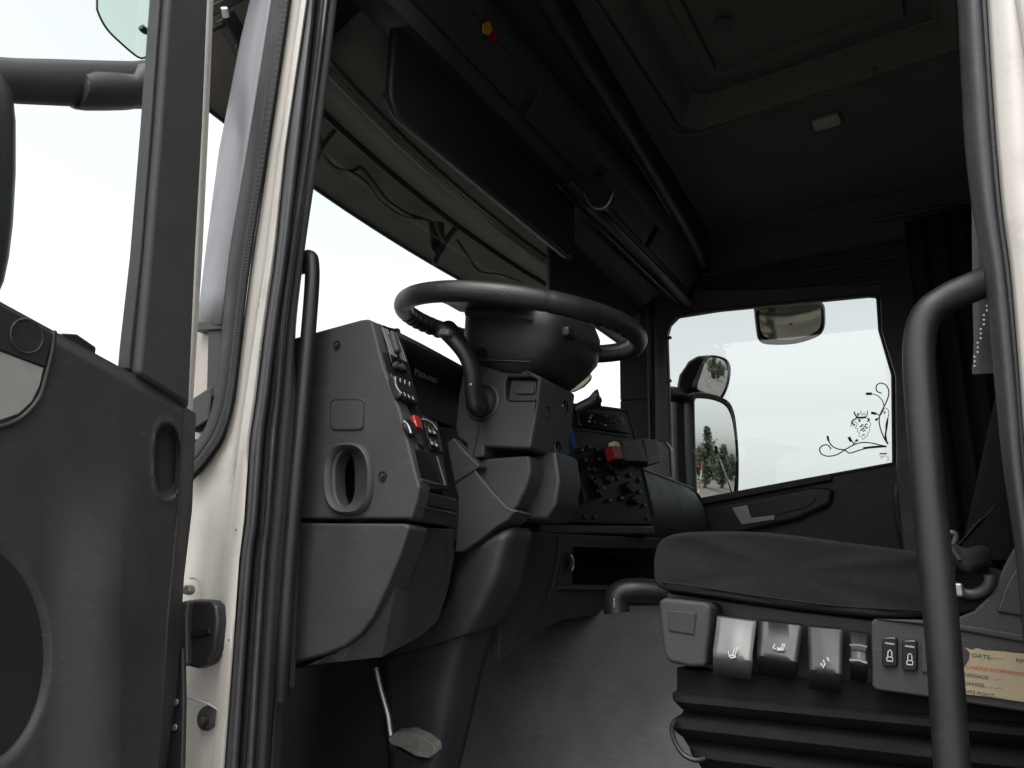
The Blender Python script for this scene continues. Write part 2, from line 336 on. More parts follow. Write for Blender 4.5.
# white painted door pillar: a channel, a raised ridge and the outer flange
W_R = [(311, -60), (308, 0), (286, 150), (275, 255), (265, 325), (256, 400), (250, 440), (245, 520), (240, 560), (233, 660), (225, 768), (220, 840)]
W_M = [(303, -60), (300, 0), (278, 150), (265, 255), (254, 325), (243, 400), (237, 440), (229, 500), (224, 540), (221, 600), (216, 700), (211, 768), (207, 840)]
W_L = [(294, -60), (290, 0), (268, 150), (252, 255), (243, 325), (234, 400), (222, 440), (203, 470), (180, 495), (165, 600), (160, 700), (155, 768), (150, 840)]
rows = []
y = -60
while y <= 840:
    l, mm, r = polyx(W_L, y), polyx(W_M, y), polyx(W_R, y)
    wid = sstep(455, 500, y)
    pts = []
    for k in range(6): pts.append((lerp(l, mm, k/5), lerp(0.822, 0.818, k/5) + wid*0.012*math.sin(math.pi*min(1, k/4.0))*(1-0.6*sstep(540, 600, y))))
    pts.append((lerp(mm, r, 0.12), 0.806)); pts.append((lerp(mm, r, 0.3), 0.800)); pts.append((lerp(mm, r, 0.75), 0.799)); pts.append((lerp(mm, r, 0.95), 0.803)); pts.append((r, 0.812))
    rows.append([at(px, y, 'y', d) for px, d in pts]); y += 10
grid('pillar_panel', rows, 'white_paint', cab, solid=0.01, ang=70)
# pressed step in the pillar, hinge, plugs
S2_L = [(311, -60), (308, 0), (286, 150), (275, 255), (265, 325), (256, 400), (250, 440), (245, 520), (240, 560), (233, 660), (225, 768), (220, 840)]
S2_A = [(319, -60), (316, 0), (300, 150), (288, 255), (278, 325), (269, 400), (264, 440), (258, 520), (253, 560), (246, 660), (239, 768), (234, 840)]
S2_B = [(327, -60), (323, 0), (305, 150), (290, 255), (281, 325), (274, 400), (269, 440), (264, 520), (259, 560), (252, 660), (245, 768), (240, 840)]
S2_R = [(334, -60), (330, 0), (311, 150), (296, 255), (287, 325), (281, 400), (277, 440), (271, 520), (267, 560), (261, 660), (255, 768), (250, 840)]
strip('inner_weatherstrip', S2_L, S2_A, 6, 0.806, 0.810, 'seal_grey', 0.010, 0.008)
strip('inner_weatherstrip', S2_A, S2_B, 3, 0.822, 0.826, 'rubber', 0.0, 0.008)
strip('inner_weatherstrip', S2_B, S2_R, 5, 0.815, 0.824, 'seal_grey', 0.007, 0.008)
# interior trim behind the seals, down to the kick panel
T_R = [(336, -60), (331, 0), (312, 150), (297, 255), (288, 340), (292, 400), (288, 470), (283, 520), (277, 600), (268, 690), (262, 768), (258, 840)]
strip('pillar_trim', S2_R, T_R, 3, 0.840, 0.870, 'grey_plastic', 0.0, 0.012)
# body block closing the pillar behind the strips (never seen from outside: hidden in the pillar)
prism('pillar_core', [V(-1.00, 0.86, 1.3), V(-1.10, 0.90, 1.3), V(-1.26, 1.03, 1.3), V(-1.24, 1.06, 1.3), V(-0.99, 0.868, 1.3)], (0.0, 0.0, 2.1), 'dark_plastic', cab, 0.004)
# lower corner behind the door edge
pxprism('scuttle_panel', [(186, 326), (222, 322), (219, 402), (200, 440), (180, 440)], 'y', 0.86, 0.03, 'dirty_white', cab, 0.004)
pxprism('corner_bracket', [(208, 330), (221, 326), (218, 390), (206, 405)], 'y', 0.845, 0.012, 'blue_grey_plastic', cab, 0.002)
pxprism('corner_foot', [(195, 322), (222, 319), (222, 329), (194, 331)], 'y', 0.84, 0.02, 'black_plastic', cab, 0.002)
pxprism('corner_foot', [(192, 398), (212, 385), (208, 420), (190, 432)], 'y', 0.842, 0.02, 'black_plastic', cab, 0.004)
# rubber plug, bolt and pressed recess on the pillar
pc = at(208, 718, 'y', 0.812); disc('rubber_plug', pc+V(0, 0, 0), (0.15, -1, 0.05), 0.017, 0.006, 'rubber', cab, prof=[(0.0175, 0), (0.017, 0.004), (0.014, 0.0055)])
disc('plug_screw', pc+V(0.004, -0.004, -0.002), (0.25, -1, 0.1), 0.005, 0.014, 'dark_plastic', cab, 12)
bc = at(192, 590, 'y', 0.80); disc('hinge_bolt', bc, (0.1, -1, 0), 0.008, 0.012, 'dull_metal', cab, 6)
tube('body_sealant', [at(a, b, 'y', 0.8065) for a, b in [(188, 698), (200, 701), (212, 706), (219, 712), (222, 722)]], 0.0016, 'dirty_white', cab, 8, 4)
tube('body_sealant', [at(a, b, 'y', 0.8065) for a, b in [(190, 578), (198, 580), (201, 590), (203, 604)]], 0.0014, 'dirty_white', cab, 8, 4)
for a, b in [(260, 352), (236, 530), (229, 640), (250, 275)]:
    disc('paint_chip', at(a, b, 'y', polyx([(0.797, 0), (0.797, 800)], b)), (0, -1, 0), 0.0013, 0.0012, 'rubber', cab, 7, 0)
# grab handle on the front pillar
hp = [at(288, 262, 'y', 0.87), at(303, 259, 'y', 0.872), at(309, 257, 'y', 0.874), at(312, 264, 'y', 0.874), at(311, 300, 'y', 0.874), at(300, 430, 'y', 0.874), at(289, 560, 'y', 0.874), at(283, 650, 'y', 0.876), at(280, 700, 'y', 0.885)]
gh = tube('grab_handle', hp, 0.0125, 'handle_black', cab, 16, 5)
rbox('handle_foot', at(299, 264, 'y', 0.872), (0.018, 0.03, 0.03), 'black_plastic', gh, bevel=0.004)
# --- rear door pillar
BL = [(955, -60), (957, 0), (961, 80), (965, 150), (973, 215), (984, 275), (993, 370), (1002, 460), (1012, 530), (1018, 580), (1026, 680), (1034, 800)]
BM = [(977, -60), (981, 0), (986, 80), (991, 150), (997, 215), (1005, 275), (1014, 370), (1021, 460), (1029, 530), (1035, 580), (1043, 680), (1051, 800)]
BW = [(983, -60), (987, 0), (992, 80), (997, 150), (1003, 215), (1011, 275), (1019, 370), (1026, 460), (1034, 530), (1040, 580), (1048, 680), (1056, 800)]
BE = [(1023, -60), (1026, 0), (1031, 80), (1036, 150), (1042, 215), (1050, 275), (1060, 370), (1070, 460), (1078, 530), (1085, 580), (1095, 680), (1105, 800)]
strip('rear_weatherstrip', BL, BM, 8, 0.812, 0.795, 'rubber', 0.010, 0.008)
strip('rear_weatherstrip', BM, BW, 3, 0.802, 0.802, 'rubber', 0.0, 0.006)
strip('rear_pillar_panel', BW, BE, 8, 0.797, 0.790, 'white_paint', 0.008, 0.02)
# grab handle on the rear pillar
hb = [at(1000, 276, 'y', 0.835), at(978, 285, 'y', 0.845), at(948, 298, 'y', 0.85), at(927, 315, 'y', 0.85), at(919, 345, 'y', 0.85), at(921, 400, 'y', 0.85), at(931, 520, 'y', 0.85), at(943, 640, 'y', 0.85), at(952, 768, 'y', 0.85), at(957, 840, 'y', 0.85)]
tube('grab_handle', hb, 0.0152, 'handle_black', cab, 20, 8)
# --- outer shell that keeps the light out: side wall behind the door, rear wall, roof, floor, front
rbox('side_panel', (0.62, 0.80, 2.37), (1.06, 0.05, 2.14), 'white_paint', cab, bevel=0.01)
rbox('side_panel', (0.35, 3.125, 2.37), (1.00, 0.05, 2.14), 'white_paint', cab, bevel=0.01)
rbox('rear_wall', (1.16, 1.96, 2.37), (0.03, 2.25, 2.14), 'headliner_dark', cab, bevel=0.005)
rbox('floor', (-0.2, 1.96, 1.31), (2.7, 2.25, 0.04), 'carpet', cab, bevel=0.005)
rbox('roof_panel', (-0.15, 1.95, 3.46), (2.70, 2.40, 0.03), 'white_paint', cab, bevel=0.012)
rbox('door_header', (-0.45, 0.83, 3.25), (1.4, 0.07, 0.40), 'white_paint', cab, bevel=0.01)
rbox('front_panel', (-1.58, 1.96, 1.72), (0.04, 2.0, 0.9), 'white_paint', cab, bevel=0.01)
rbox('firewall', (-1.36, 1.96, 1.75), (0.02, 2.2, 0.85), 'dark_plastic', cab, bevel=0.004)
rbox('door_sill', (-0.45, 0.83, 1.36), (1.1, 0.08, 0.10), 'dark_plastic', cab, bevel=0.006)
rbox('front_roof_panel', (-1.32, 1.96, 3.25), (0.12, 1.8, 0.40), 'white_paint', cab, bevel=0.02)
# kick panel beside the footwell
pxprism('kick_panel', [(262, 345), (300, 345), (286, 690), (258, 690)], 'y', 0.90, 0.02, 'grey_plastic', cab, 0.004)
pxprism('kick_panel', [(256, 700), (275, 700), (268, 830), (250, 830)], 'y', 0.905, 0.02, 'blue_grey_plastic', cab, 0.004)
# --- windscreen, its frame and the header above it
def ws(y, z):  # bowed and raked windscreen
    u = (y-1.95)/0.92; return V(-1.42+0.08*u*u + 0.06*(z-2.2)/0.8, y, z)
rows = [[ws(1.03+1.84*k/24, z) for k in range(25)] for z in (2.10, 2.3, 2.5, 2.7, 2.9, 3.02)]
wsn = grid('windscreen', rows, 'clear_glass', cab, solid=0.0)
def hdr(y, dx, z): p = ws(y, 3.0); return V(p.x+dx, y, z)
Y24 = [1.03+1.86*k/24 for k in range(25)]
def band(name, prof, m, ang=30): return grid(name, [[hdr(y, dx, z) for y in Y24] for dx, z in prof], m, cab, solid=0.004, ang=ang)
band('windscreen_seal', [(-0.005, 3.005), (0.012, 2.99), (0.022, 3.0)], 'rubber')
band('header_trim', [(0.022, 3.000), (0.10, 3.008), (0.108, 3.004)], 'header_brown')
band('header_rail', [(0.110, 3.000), (0.116, 2.994), (0.122, 3.000), (0.126, 3.008), (0.132, 3.002), (0.138, 3.008)], 'dull_metal')
band('header_lining', [(0.138, 3.010), (0.26, 3.07), (0.34, 3.13), (0.42, 3.16)], 'header_brown')
for i, y in enumerate([1.25, 1.5, 1.72, 1.95, 2.1, 2.25]):
    p = hdr(y, 0.175, 3.024); disc('trim_clip', p, (0.35, 0, -1), 0.007, 0.004, 'black_plastic', cab, 10)
# far pillar with its trim
prism('far_pillar', [at(620, 400, 'y', 2.97), at(646, 400, 'y', 3.02), at(659, 400, 'y', 3.05), V(-1.12, 3.12, 2.647), V(-1.27, 3.08, 2.647)], (0, 0, 0.62), 'grey_plastic', cab, 0.006)
prism('far_pillar', [at(620, 400, 'y', 2.97), at(646, 400, 'y', 3.02), at(659, 400, 'y', 3.05), V(-1.12, 3.12, 2.647), V(-1.27, 3.08, 2.647)], (0, 0, -0.9), 'grey_plastic', cab, 0.006)
for px in (650, 657):
    p = at(px, 400, 'y', 3.025+0.003*(px-650)); tube('far_weatherstrip', [p+V(0, -0.006, -0.45), p+V(0, -0.006, 0.5)], 0.008, 'rubber', cab, 10)
# --- headliner with the roof hatch
HZ = 3.30
def on_roof(px, py, z=HZ): return at(px, py, 'z', z)
hole = [V(-0.68, 1.45, HZ), V(0.12, 1.45, HZ), V(0.12, 2.13, HZ), V(-0.62, 2.17, HZ), V(-0.68, 2.12, HZ)]
plate('headliner', [V(-0.95, 0.85, HZ), V(1.14, 0.85, HZ), V(1.14, 2.90, HZ), V(-0.95, 2.90, HZ)], [hole], (0, 0, 0.012), 'headliner', cab, 0.0)
hz = [V(-0.66, 1.47, 0), V(0.10, 1.47, 0), V(0.10, 2.11, 0), V(-0.61, 2.15, 0), V(-0.66, 2.10, 0)]
def ringz(k, z): c_ = V(-0.28, 1.8, 0); return [c_+(p-c_)*k+V(0, 0, z) for p in hz]
hc = grid('roof_hatch', [ringz(1.03, HZ-0.004), ringz(1.0, HZ-0.012), ringz(0.97, HZ), ringz(0.90, HZ+0.07), ringz(0.88, HZ+0.075)], 'hatch_lining', cab, closed=True, solid=0.004, ang=30)
grid('hatch_cover', [ringz(0.89, HZ+0.075), ringz(0.72, HZ+0.072), ringz(0.70, HZ+0.06), ringz(0.62, HZ+0.058), ringz(0.59, HZ+0.11), ringz(0.05, HZ+0.11)], 'hatch_lining', hc, closed=True, caps=True, ang=30)
tube('hatch_groove', [on_roof(668, 128, HZ-0.004), on_roof(690, 135, HZ-0.004), on_roof(760, 112, HZ-0.004), on_roof(860, 80, HZ-0.004), on_roof(875, 68, HZ-0.004)], 0.010, 'headliner', cab, 8, 4)
disc('hatch_latch', on_roof(722, 22, HZ+0.062), (0, 0, -1), 0.022, 0.006, 'dark_plastic', hc, 14)
# far side of the roof lining curving down to the door top
rows = []
for yy, zz in [(2.895, 3.301), (2.95, 3.285), (2.99, 3.24), (3.005, 3.18), (3.015, 3.165)]: rows.append([V(x, yy, zz) for x in (-1.1, -0.6, -0.2, 0.3, 1.14)])
grid('roof_side_lining', rows, 'headliner_dark', cab, solid=0.006)
rbox('far_header', (-0.35, 3.06, 3.09), (1.55, 0.05, 0.16), 'dark_plastic', cab, bevel=0.008)
rbox('far_header_outer', (-0.35, 3.13, 3.28), (1.9, 0.04, 0.34), 'white_paint', cab, bevel=0.01)
tube('far_header_rail', [V(-1.0, 3.03, 3.10), V(-0.3, 3.03, 3.105), V(0.2, 3.03, 3.105)], 0.006, 'dark_plastic', cab, 8)
tube('far_header_rail', [V(-1.0, 3.032, 3.05), V(-0.3, 3.032, 3.055), V(0.2, 3.032, 3.055)], 0.006, 'black_plastic', cab, 8)
# far rear pillar
prism('far_rear_pillar', [at(880, 296, 'y', 3.02), at(881, 330, 'y', 3.02), at(895, 376, 'y', 3.02), at(896, 470, 'y', 3.02), at(905, 600, 'y', 3.02), V(0.16, 3.02, 1.7), V(0.16, 3.02, 3.18), at(880, 280, 'y', 3.02)], (0, 0.07, 0), 'dark_plastic', cab, 0.012)

lamp = thing('roof_lamp', 'small pale oblong reading lamp on the dark roof lining beside the hatch', 'lamp', on_roof(826, 120))
lp = [on_roof(811, 119), on_roof(838, 111), on_roof(842, 118), on_roof(838, 123), on_roof(814, 129)]
prism('lamp_lens', lp, (0, 0, -0.012), 'lamp_lens', lamp, 0.004)
lc = sum(lp, Vector())/5
prism('lamp_base', [lc+(p-lc)*1.12 for p in lp], (0, 0, -0.004), 'headliner', lamp, 0.002)

# ================================================================== OVERHEAD CONSOLE
oc = thing('overhead_console', 'long dark storage console above the windscreen, under the roof', 'console', (-0.95, 1.95, 3.0))
YC = [0.92, 1.3, 1.7, 2.1, 2.5, 2.97]
def console(name, prof, m, ang=30, y0=None, y1=None):
    ysx = YC if y0 is None else [y0, lerp(y0, y1, .33), lerp(y0, y1, .66), y1]
    return grid(name, [[V(x, y, z) for y in ysx] for x, z in prof], m, oc, solid=0.006, ang=ang)
console('console_body', [(-1.12, 3.16), (-1.02, 3.055), (-0.955, 3.035), (-0.935, 3.03), (-0.925, 3.04), (-0.90, 3.10), (-0.87, 3.14), (-0.83, 3.17)], 'console_dark')
lip = console('console_lip', [(-0.945, 3.020), (-0.935, 3.006), (-0.915, 3.004), (-0.902, 3.014), (-0.906, 3.026)], 'dark_plastic', 50, 1.82, 2.95)
console('lip_groove', [(-0.968, 3.024), (-0.962, 3.012), (-0.952, 3.018)], 'black_plastic', 50, 1.82, 2.95)
tp = [at(703, 264, 'y', 2.88), at(690, 236, 'y', 2.66), at(664, 192, 'y', 2.33), at(630, 135, 'y', 1.98), at(582, 60, 'y', 1.58), at(540, -10, 'y', 1.3), at(500, -80, 'y', 1.1)]
tube('console_rail', tp, 0.024, 'dark_plastic', oc, 14, 5)
grid('console_top', [[p+V(-0.02, 0, -0.015) for p in tp], [p+V(0.0, 0, 0.03) for p in tp], [V(p.x+0.02, p.y, 3.295) for p in tp]], 'console_dark', oc, solid=0.004)
for y0, y1 in ((0.96, 1.50), (1.54, 1.90), (1.98, 2.40), (2.44, 2.9)):
    prism('locker_door', [V(-0.912, y0, 3.062), V(-0.912, y1, 3.062), V(-0.868, y1, 3.132), V(-0.868, y0, 3.132)], (0.008, 0, -0.006), 'console_dark', oc, 0.003)
br = prism('bracket', [at(585, 178, 'y', 1.90), at(598, 174, 'y', 1.90), at(612, 196, 'y', 1.90), at(607, 208, 'y', 1.90), at(590, 206, 'y', 1.90)], (0, 0.03, 0), 'dark_plastic', oc, 0.004)
tube('bracket_clip', [at(584, 193, 'y', 1.88), at(592, 207, 'y', 1.88), at(606, 207, 'y', 1.88), at(613, 193, 'y', 1.88)], 0.004, 'dull_metal', br, 8, 3)
for a, b in [(668, 230), (640, 243)]:
    disc('small_fitting', at(a, b, 'x', -0.89), (1, 0, -0.5), 0.009, 0.008, 'grey_plastic', oc, 10)
# warning tag on the locker
wt = thing('warning_tag', 'tiny yellow and red warning tag on the dark locker above the sun visor', 'tag', at(488, 32, 'x', -0.855))
prism('yellow_patch', [at(483, 24, 'x', -0.855), at(489, 21, 'x', -0.855), at(493, 30, 'x', -0.855), at(489, 35, 'x', -0.855), at(483, 33, 'x', -0.855)], (-0.002, 0, 0), 'yellow_print', wt, 0)
prism('red_patch', [at(489, 36, 'x', -0.855), at(494, 30, 'x', -0.855), at(499, 38, 'x', -0.855), at(493, 44, 'x', -0.855)], (-0.002, 0, 0), 'red_plastic', wt, 0)
# sun visors
def visor(name, label, y0, y1, z0, z1, x, r=0.05):
    t = thing(name, label, 'sun visor', (x, (y0+y1)/2, z0))
    pts = []
    for k in range(7):
        a = math.radians(180+90*k/6); pts.append(V(x, y0+r+r*math.cos(a), z0+r+r*math.sin(a)))
    for k in range(7):
        a = math.radians(270+90*k/6); pts.append(V(x, y1-r+r*math.cos(a), z0+r+r*math.sin(a)))
    pts += [V(x, y1, z1), V(x, y0, z1)]
    prism('visor_panel', pts, (-0.022, 0, 0), 'dark_plastic', t, 0.009, 4)
    tube('edge_highlight', [p+V(-0.004, 0, -0.001) for p in pts[3:11]], 0.0035, 'grey_plastic', t, 8)  # lighter tube paints the highlight along the rounded bottom edge
    rbox('hinge_bar', (x-0.01, (y0+y1)/2, z1+0.006), (0.03, (y1-y0)*0.96, 0.014), 'black_plastic', t, bevel=0.004)
    return t
visor('sun_visor', 'large dark rigid sun visor hanging above the steering wheel', 1.092, 1.995, 2.838, 3.135, -0.98, 0.055)
visor('sun_visor', 'dark sun visor on the passenger side, partly hidden behind the steering wheel rim', 2.10, 2.90, 2.80, 3.05, -1.12, 0.03)

# ================================================================== EXTERNAL SUN VISOR (seen through the windscreen)
ev = thing('external_visor', 'brown tinted external sun visor with brackets and loose cable beyond the windscreen', 'visor', (-1.6, 1.95, 2.98))
def evp(y, x, z): u = (y-1.95)/1.1; return V(x+0.10*u*u, y, z)
YE = [0.86+2.2*k/20 for k in range(21)]
grid('visor_blade', [[evp(y, x, z) for y in YE] for x, z in ((-1.615, 3.003), (-1.62, 3.012), (-1.56, 3.09), (-1.47, 3.19), (-1.40, 3.27), (-1.36, 3.33))], 'visor_brown', ev, solid=0.006, ang=50)
tube('blade_rim', [evp(y, -1.615, 3.003) for y in YE], 0.006, 'black_plastic', ev, 8)
def onv(px, py, x=-1.50): return at(px, py, 'x', x)
cb = [onv(320, 150, -1.52), onv(334, 167, -1.52), onv(352, 171, -1.52), onv(360, 168, -1.52), onv(372, 180, -1.52), onv(386, 199, -1.52), onv(404, 212, -1.52), onv(420, 218, -1.52), onv(434, 223, -1.52)]
tube('cable', cb, 0.0055, 'black_plastic', ev, 8, 5)
tube('cable', [onv(352, 172, -1.515), onv(366, 182, -1.515), onv(380, 200, -1.515), onv(400, 215, -1.515), onv(420, 219, -1.515)], 0.004, 'rubber', ev, 8, 5)
tube('cable', [onv(457, 240, -1.5), onv(468, 257, -1.5), onv(480, 272, -1.5), onv(500, 275, -1.5), onv(520, 282, -1.5)], 0.006, 'black_plastic', ev, 8, 5)
def bracket(c, parent):
    a = [onv(c[0]+x, c[1]+y, -1.47) for x, y in ((-14, 34), (-4, 14), (8, -2), (20, -14))]
    b = tube('bracket', a, 0.012, 'blue_grey_plastic', parent, 10, 4, flat=0.5)
    tube('bracket_stay', [onv(c[0]-12, c[1]-8, -1.47), onv(c[0]-4, c[1]+14, -1.47)], 0.009, 'dark_plastic', b, 10)
bracket((326, 133), ev); bracket((448, 230), ev)
prism('bracket_leg', [onv(428, 222), onv(442, 222), onv(444, 250), onv(437, 258), onv(430, 250)], (0.01, 0, 0), 'dark_plastic', ev, 0.004)
# left end of the visor with a marker lamp seen beside the pillar
ml = prism('marker_lamp', [at(214, 22, 'x', -1.36), at(226, 14, 'x', -1.36), at(250, 55, 'x', -1.36), at(238, 62, 'x', -1.36)], (0.03, 0, 0), 'gloss_black', ev, 0.006)
disc('bulb', at(226, 17, 'x', -1.33), (0.4, -0.6, 0.4), 0.008, 0.02, 'white_plastic', ml, 10)
tube('cable', [at(212, 30, 'x', -1.34), at(228, 24, 'x', -1.34), at(240, 34, 'x', -1.34), at(236, 48, 'x', -1.34)], 0.005, 'black_plastic', ev, 8, 4)
prism('end_stay', [at(205, 8, 'x', -1.34), at(252, -14, 'x', -1.34), at(256, -6, 'x', -1.34), at(210, 18, 'x', -1.34)], (0.012, 0, 0), 'dark_plastic', ev, 0.003)

# ================================================================== DRIVER DOOR (open)
H = V(-0.965, 0.75, 1.85); TH = math.radians(80)
DD = V(math.cos(TH), -math.sin(TH), 0); DN = V(math.sin(TH), math.cos(TH), 0)   # along the door, inner normal
def dp(px, py, off=0.0): return atp(px, py, H+DN*off, DN)
dr = thing('driver_door', 'open driver door with black inner trim, oval pull recess and window frame', 'door', dp(180, 900))
BELT = lambda x: 301.5 + x*0.5445
def door_depth(px, py):
    w_ = 0.0
    # moulded ridge lower down
    k = sstep(440, 600, py)
    w_ += k*(0.028*sstep(40, 122, px)*(1-sstep(120, 150, px)) + 0.012*sstep(120, 150, px)*0)
    w_ -= k*0.010*sstep(130, 185, px)
    # map pocket at the lower left
    e = ((px+30)/78.0)**2 + ((py-655)/118.0)**2
    w_ -= 0.008*(1-sstep(0.78, 1.12, e))
    # oval pull recess
    e2 = abs((px-167)/12.5)**2.6 + abs((py-461)/36.0)**2.6
    w_ -= 0.022*(1-sstep(0.55, 1.15, e2)); w_ += 0.002*math.exp(-((e2-1.3)/0.35)**2)
    # rounding along the belt line
    b = py-BELT(px); w_ -= 0.010*(1-sstep(0, 14, b))
    # pocket of the inner release handle
    return w_
rows = []
NX, NY = 130, 150
for j in range(NY+1):
    r = []
    for i in range(NX+1):
        t = i/NX; s = j/NY
        y_ = lerp(0, 1, s)
        xr = polyx([(183, 395), (179, 510), (168, 621), (160, 745), (150, 860)], lerp(400, 830, s))
        px = lerp(-75, xr, t); top = BELT(px)
        py = lerp(top, 850, s**1.25)
        r.append(dp(px, py, door_depth(px, py)))
    rows.append(r)
grid('trim_panel', rows, 'door_plastic', dr, ang=60)
prism('trim_edge', [dp(183, 404, -0.006), dp(197, 413, -0.03), dp(193, 510, -0.03), dp(185, 577, -0.03), dp(178, 690, -0.03), dp(170, 745, -0.03), dp(158, 850, -0.03), dp(146, 850, -0.008), dp(160, 745, -0.008), dp(168, 621, -0.006), dp(179, 510, -0.006)], -DN*0.012, 'grey_plastic', dr, 0.004)
pk = [(a, b) for a, b in ellipse(-30, 655, 72, 110, 40)]
prism('pocket_shade_panel', [dp(a, b, -0.0068) for a, b in pk if a > -76], DN*0.002, 'dark_fabric', dr, 0.001)  # dark plate puts the shade of the pocket recess into the colour
prism('door_skin', [dp(-90, 262, -0.06), dp(150, 392, -0.06), dp(190, 420, -0.06), dp(180, 690, -0.06), dp(150, 860, -0.06), dp(-90, 860, -0.06)], -DN*0.05, 'white_paint', dr, 0.006)
# upper insert with a round cap, silver release plate
ui = prism('upper_insert', [dp(-75, 268, 0.001), dp(0, 306, 0.001), dp(51, 334, 0.001), dp(47, 352, 0.001), dp(43, 367, 0.001), dp(0, 351, 0.001), dp(-75, 322, 0.001)], DN*0.004, 'dark_plastic', dr, 0.0015)
cc = dp(27, 336, 0.0055)
def ringdoor(name, c, r, rr, m, parent):
    up_ = V(0, 0, 1); return tube(name, [c+DD*(-math.cos(2*math.pi*k/28)*r)+up_*(math.sin(2*math.pi*k/28)*r) for k in range(28)], rr, m, parent, 8, closed=True)
ringdoor('round_cap', cc, 0.0195, 0.0012, 'grey_plastic', ui)
prism('release_plate', [dp(-75, 322, 0.0), dp(0, 352, 0.0), dp(42, 368, 0.0), dp(38, 386, 0.0), dp(30, 402, 0.0), dp(17, 414, 0.0), dp(0, 420, 0.0), dp(-75, 440, 0.0)], DN*0.003, 'silver_plastic', dr, 0.001)
tube('trim_seam', [dp(54, 331, 0.002), dp(52, 350, 0.003), dp(47, 372, 0.003), dp(40, 396, 0.003), dp(28, 412, 0.003), dp(12, 423, 0.003), dp(-20, 432, 0.003), dp(-75, 446, 0.003)], 0.0032, 'dark_plastic', dr, 8, 5)
prism('lock_button', [dp(62, 333, -0.03), dp(78, 334, -0.03), dp(97, 347, -0.03), dp(96, 356, -0.03), dp(60, 345, -0.03)], -DN*0.012, 'black_plastic', dr, 0.003)
# window frame
prism('window_frame', [dp(172, -60, 0), dp(169, 0, 0), dp(160, 128, 0), dp(150, 255, 0), dp(139, 374, 0), dp(183, 402, 0), dp(190, 410, -0.004), dp(197, 255, -0.004), dp(204, 128, -0.004), dp(209, 0, -0.004), dp(213, -60, -0.004)], -DN*0.03, 'frame_grey', dr, 0.007, 3)
prism('frame_flange', [dp(214, -60, -0.022), dp(210, 0, -0.022), dp(204, 128, -0.022), dp(198, 255, -0.022), dp(189, 411, -0.022), dp(193, 412, -0.022), dp(203, 255, -0.022), dp(209, 128, -0.022), dp(214, 0, -0.022), dp(218, -60, -0.022)], -DN*0.012, 'white_paint', dr, 0.002)
prism('glass_channel', [dp(162, -60, -0.012), dp(159, 0, -0.012), dp(150, 128, -0.012), dp(140, 255, -0.012), dp(130, 345, -0.012), dp(128, 369, -0.012), dp(140, 376, -0.012), dp(152, 255, -0.012), dp(162, 128, -0.012), dp(171, 0, -0.012), dp(174, -60, -0.012)], -DN*0.02, 'rubber', dr, 0.003)
prism('window_glass', [dp(-90, -60, -0.022), dp(165, -60, -0.022), dp(155, 128, -0.022), dp(134, 372, -0.022), dp(-90, 255, -0.022)], -DN*0.0, 'clear_glass', dr, 0) if False else obj('window_glass', [dp(-90, -60, -0.022), dp(165, -60, -0.022), dp(155, 128, -0.022), dp(134, 372, -0.022), dp(-90, 255, -0.022)], [[0, 1, 2, 3, 4]], 'clear_glass', dr)
# hinge between door and pillar
hg = thing('door_hinge', 'black plastic covered door hinge low on the white front pillar', 'hinge', at(207, 665, 'y', 0.79))
hpx = [(180, 601), (196, 599), (210, 600), (216, 606), (217, 622), (214, 650), (207, 665), (196, 669), (184, 666), (180, 640)]
prism('hinge_body', [at(a, b, 'y', 0.783) for a, b in hpx], (0, 0.022, 0), 'black_plastic', hg, 0.006, 3)
prism('hinge_arm', [at(a, b, 'y', 0.782) for a, b in [(182, 632), (211, 629), (211, 634), (182, 640)]], (0, -0.003, 0), 'gloss_black', hg, 0.001)
prism('hinge_side', [at(a, b, 'y', 0.772) for a, b in [(172, 602), (188, 601), (186, 615), (186, 666), (172, 668)]], (0, 0.014, 0), 'dark_plastic', hg, 0.005)
cs = prism('check_strap', [at(a, b, 'y', 0.765) for a, b in [(162, 648), (182, 648), (183, 700), (180, 830), (140, 830), (150, 700)]], (0, 0.008, 0), 'dark_plastic', hg, 0.003)
for a, b in ((177, 702), (176, 727), (177, 655)):
    disc('rivet', at(a, b, 'y', 0.763), (0.2, -1, 0), 0.0045, 0.004, 'dull_metal', cs, 10)
# wind deflector: tinted plastic with a dark rim and clip
wd = thing('wind_deflector', 'green tinted clear plastic deflector with black clip outside the driver window', 'deflector', dp(150, 58, -0.1))
wpx = [(96, -60), (97, 0), (98, 12), (107, 29), (122, 44), (138, 57), (146, 57), (151, 50), (158, 46), (166, 44), (166, -60)]
obj('deflector_sheet', [dp(a, b, -0.10) for a, b in wpx], [list(range(len(wpx)))], 'green_acrylic', wd)
tube('deflector_rim', [dp(a, b, -0.10) for a, b in wpx[:9]], 0.0016, 'dark_plastic', wd, 8, 5)
tube('deflector_clip', [dp(141, 27, -0.095), dp(146, 31, -0.095), dp(158, 31, -0.095), dp(172, 28, -0.095)], 0.0055, 'black_plastic', wd, 10, 4)
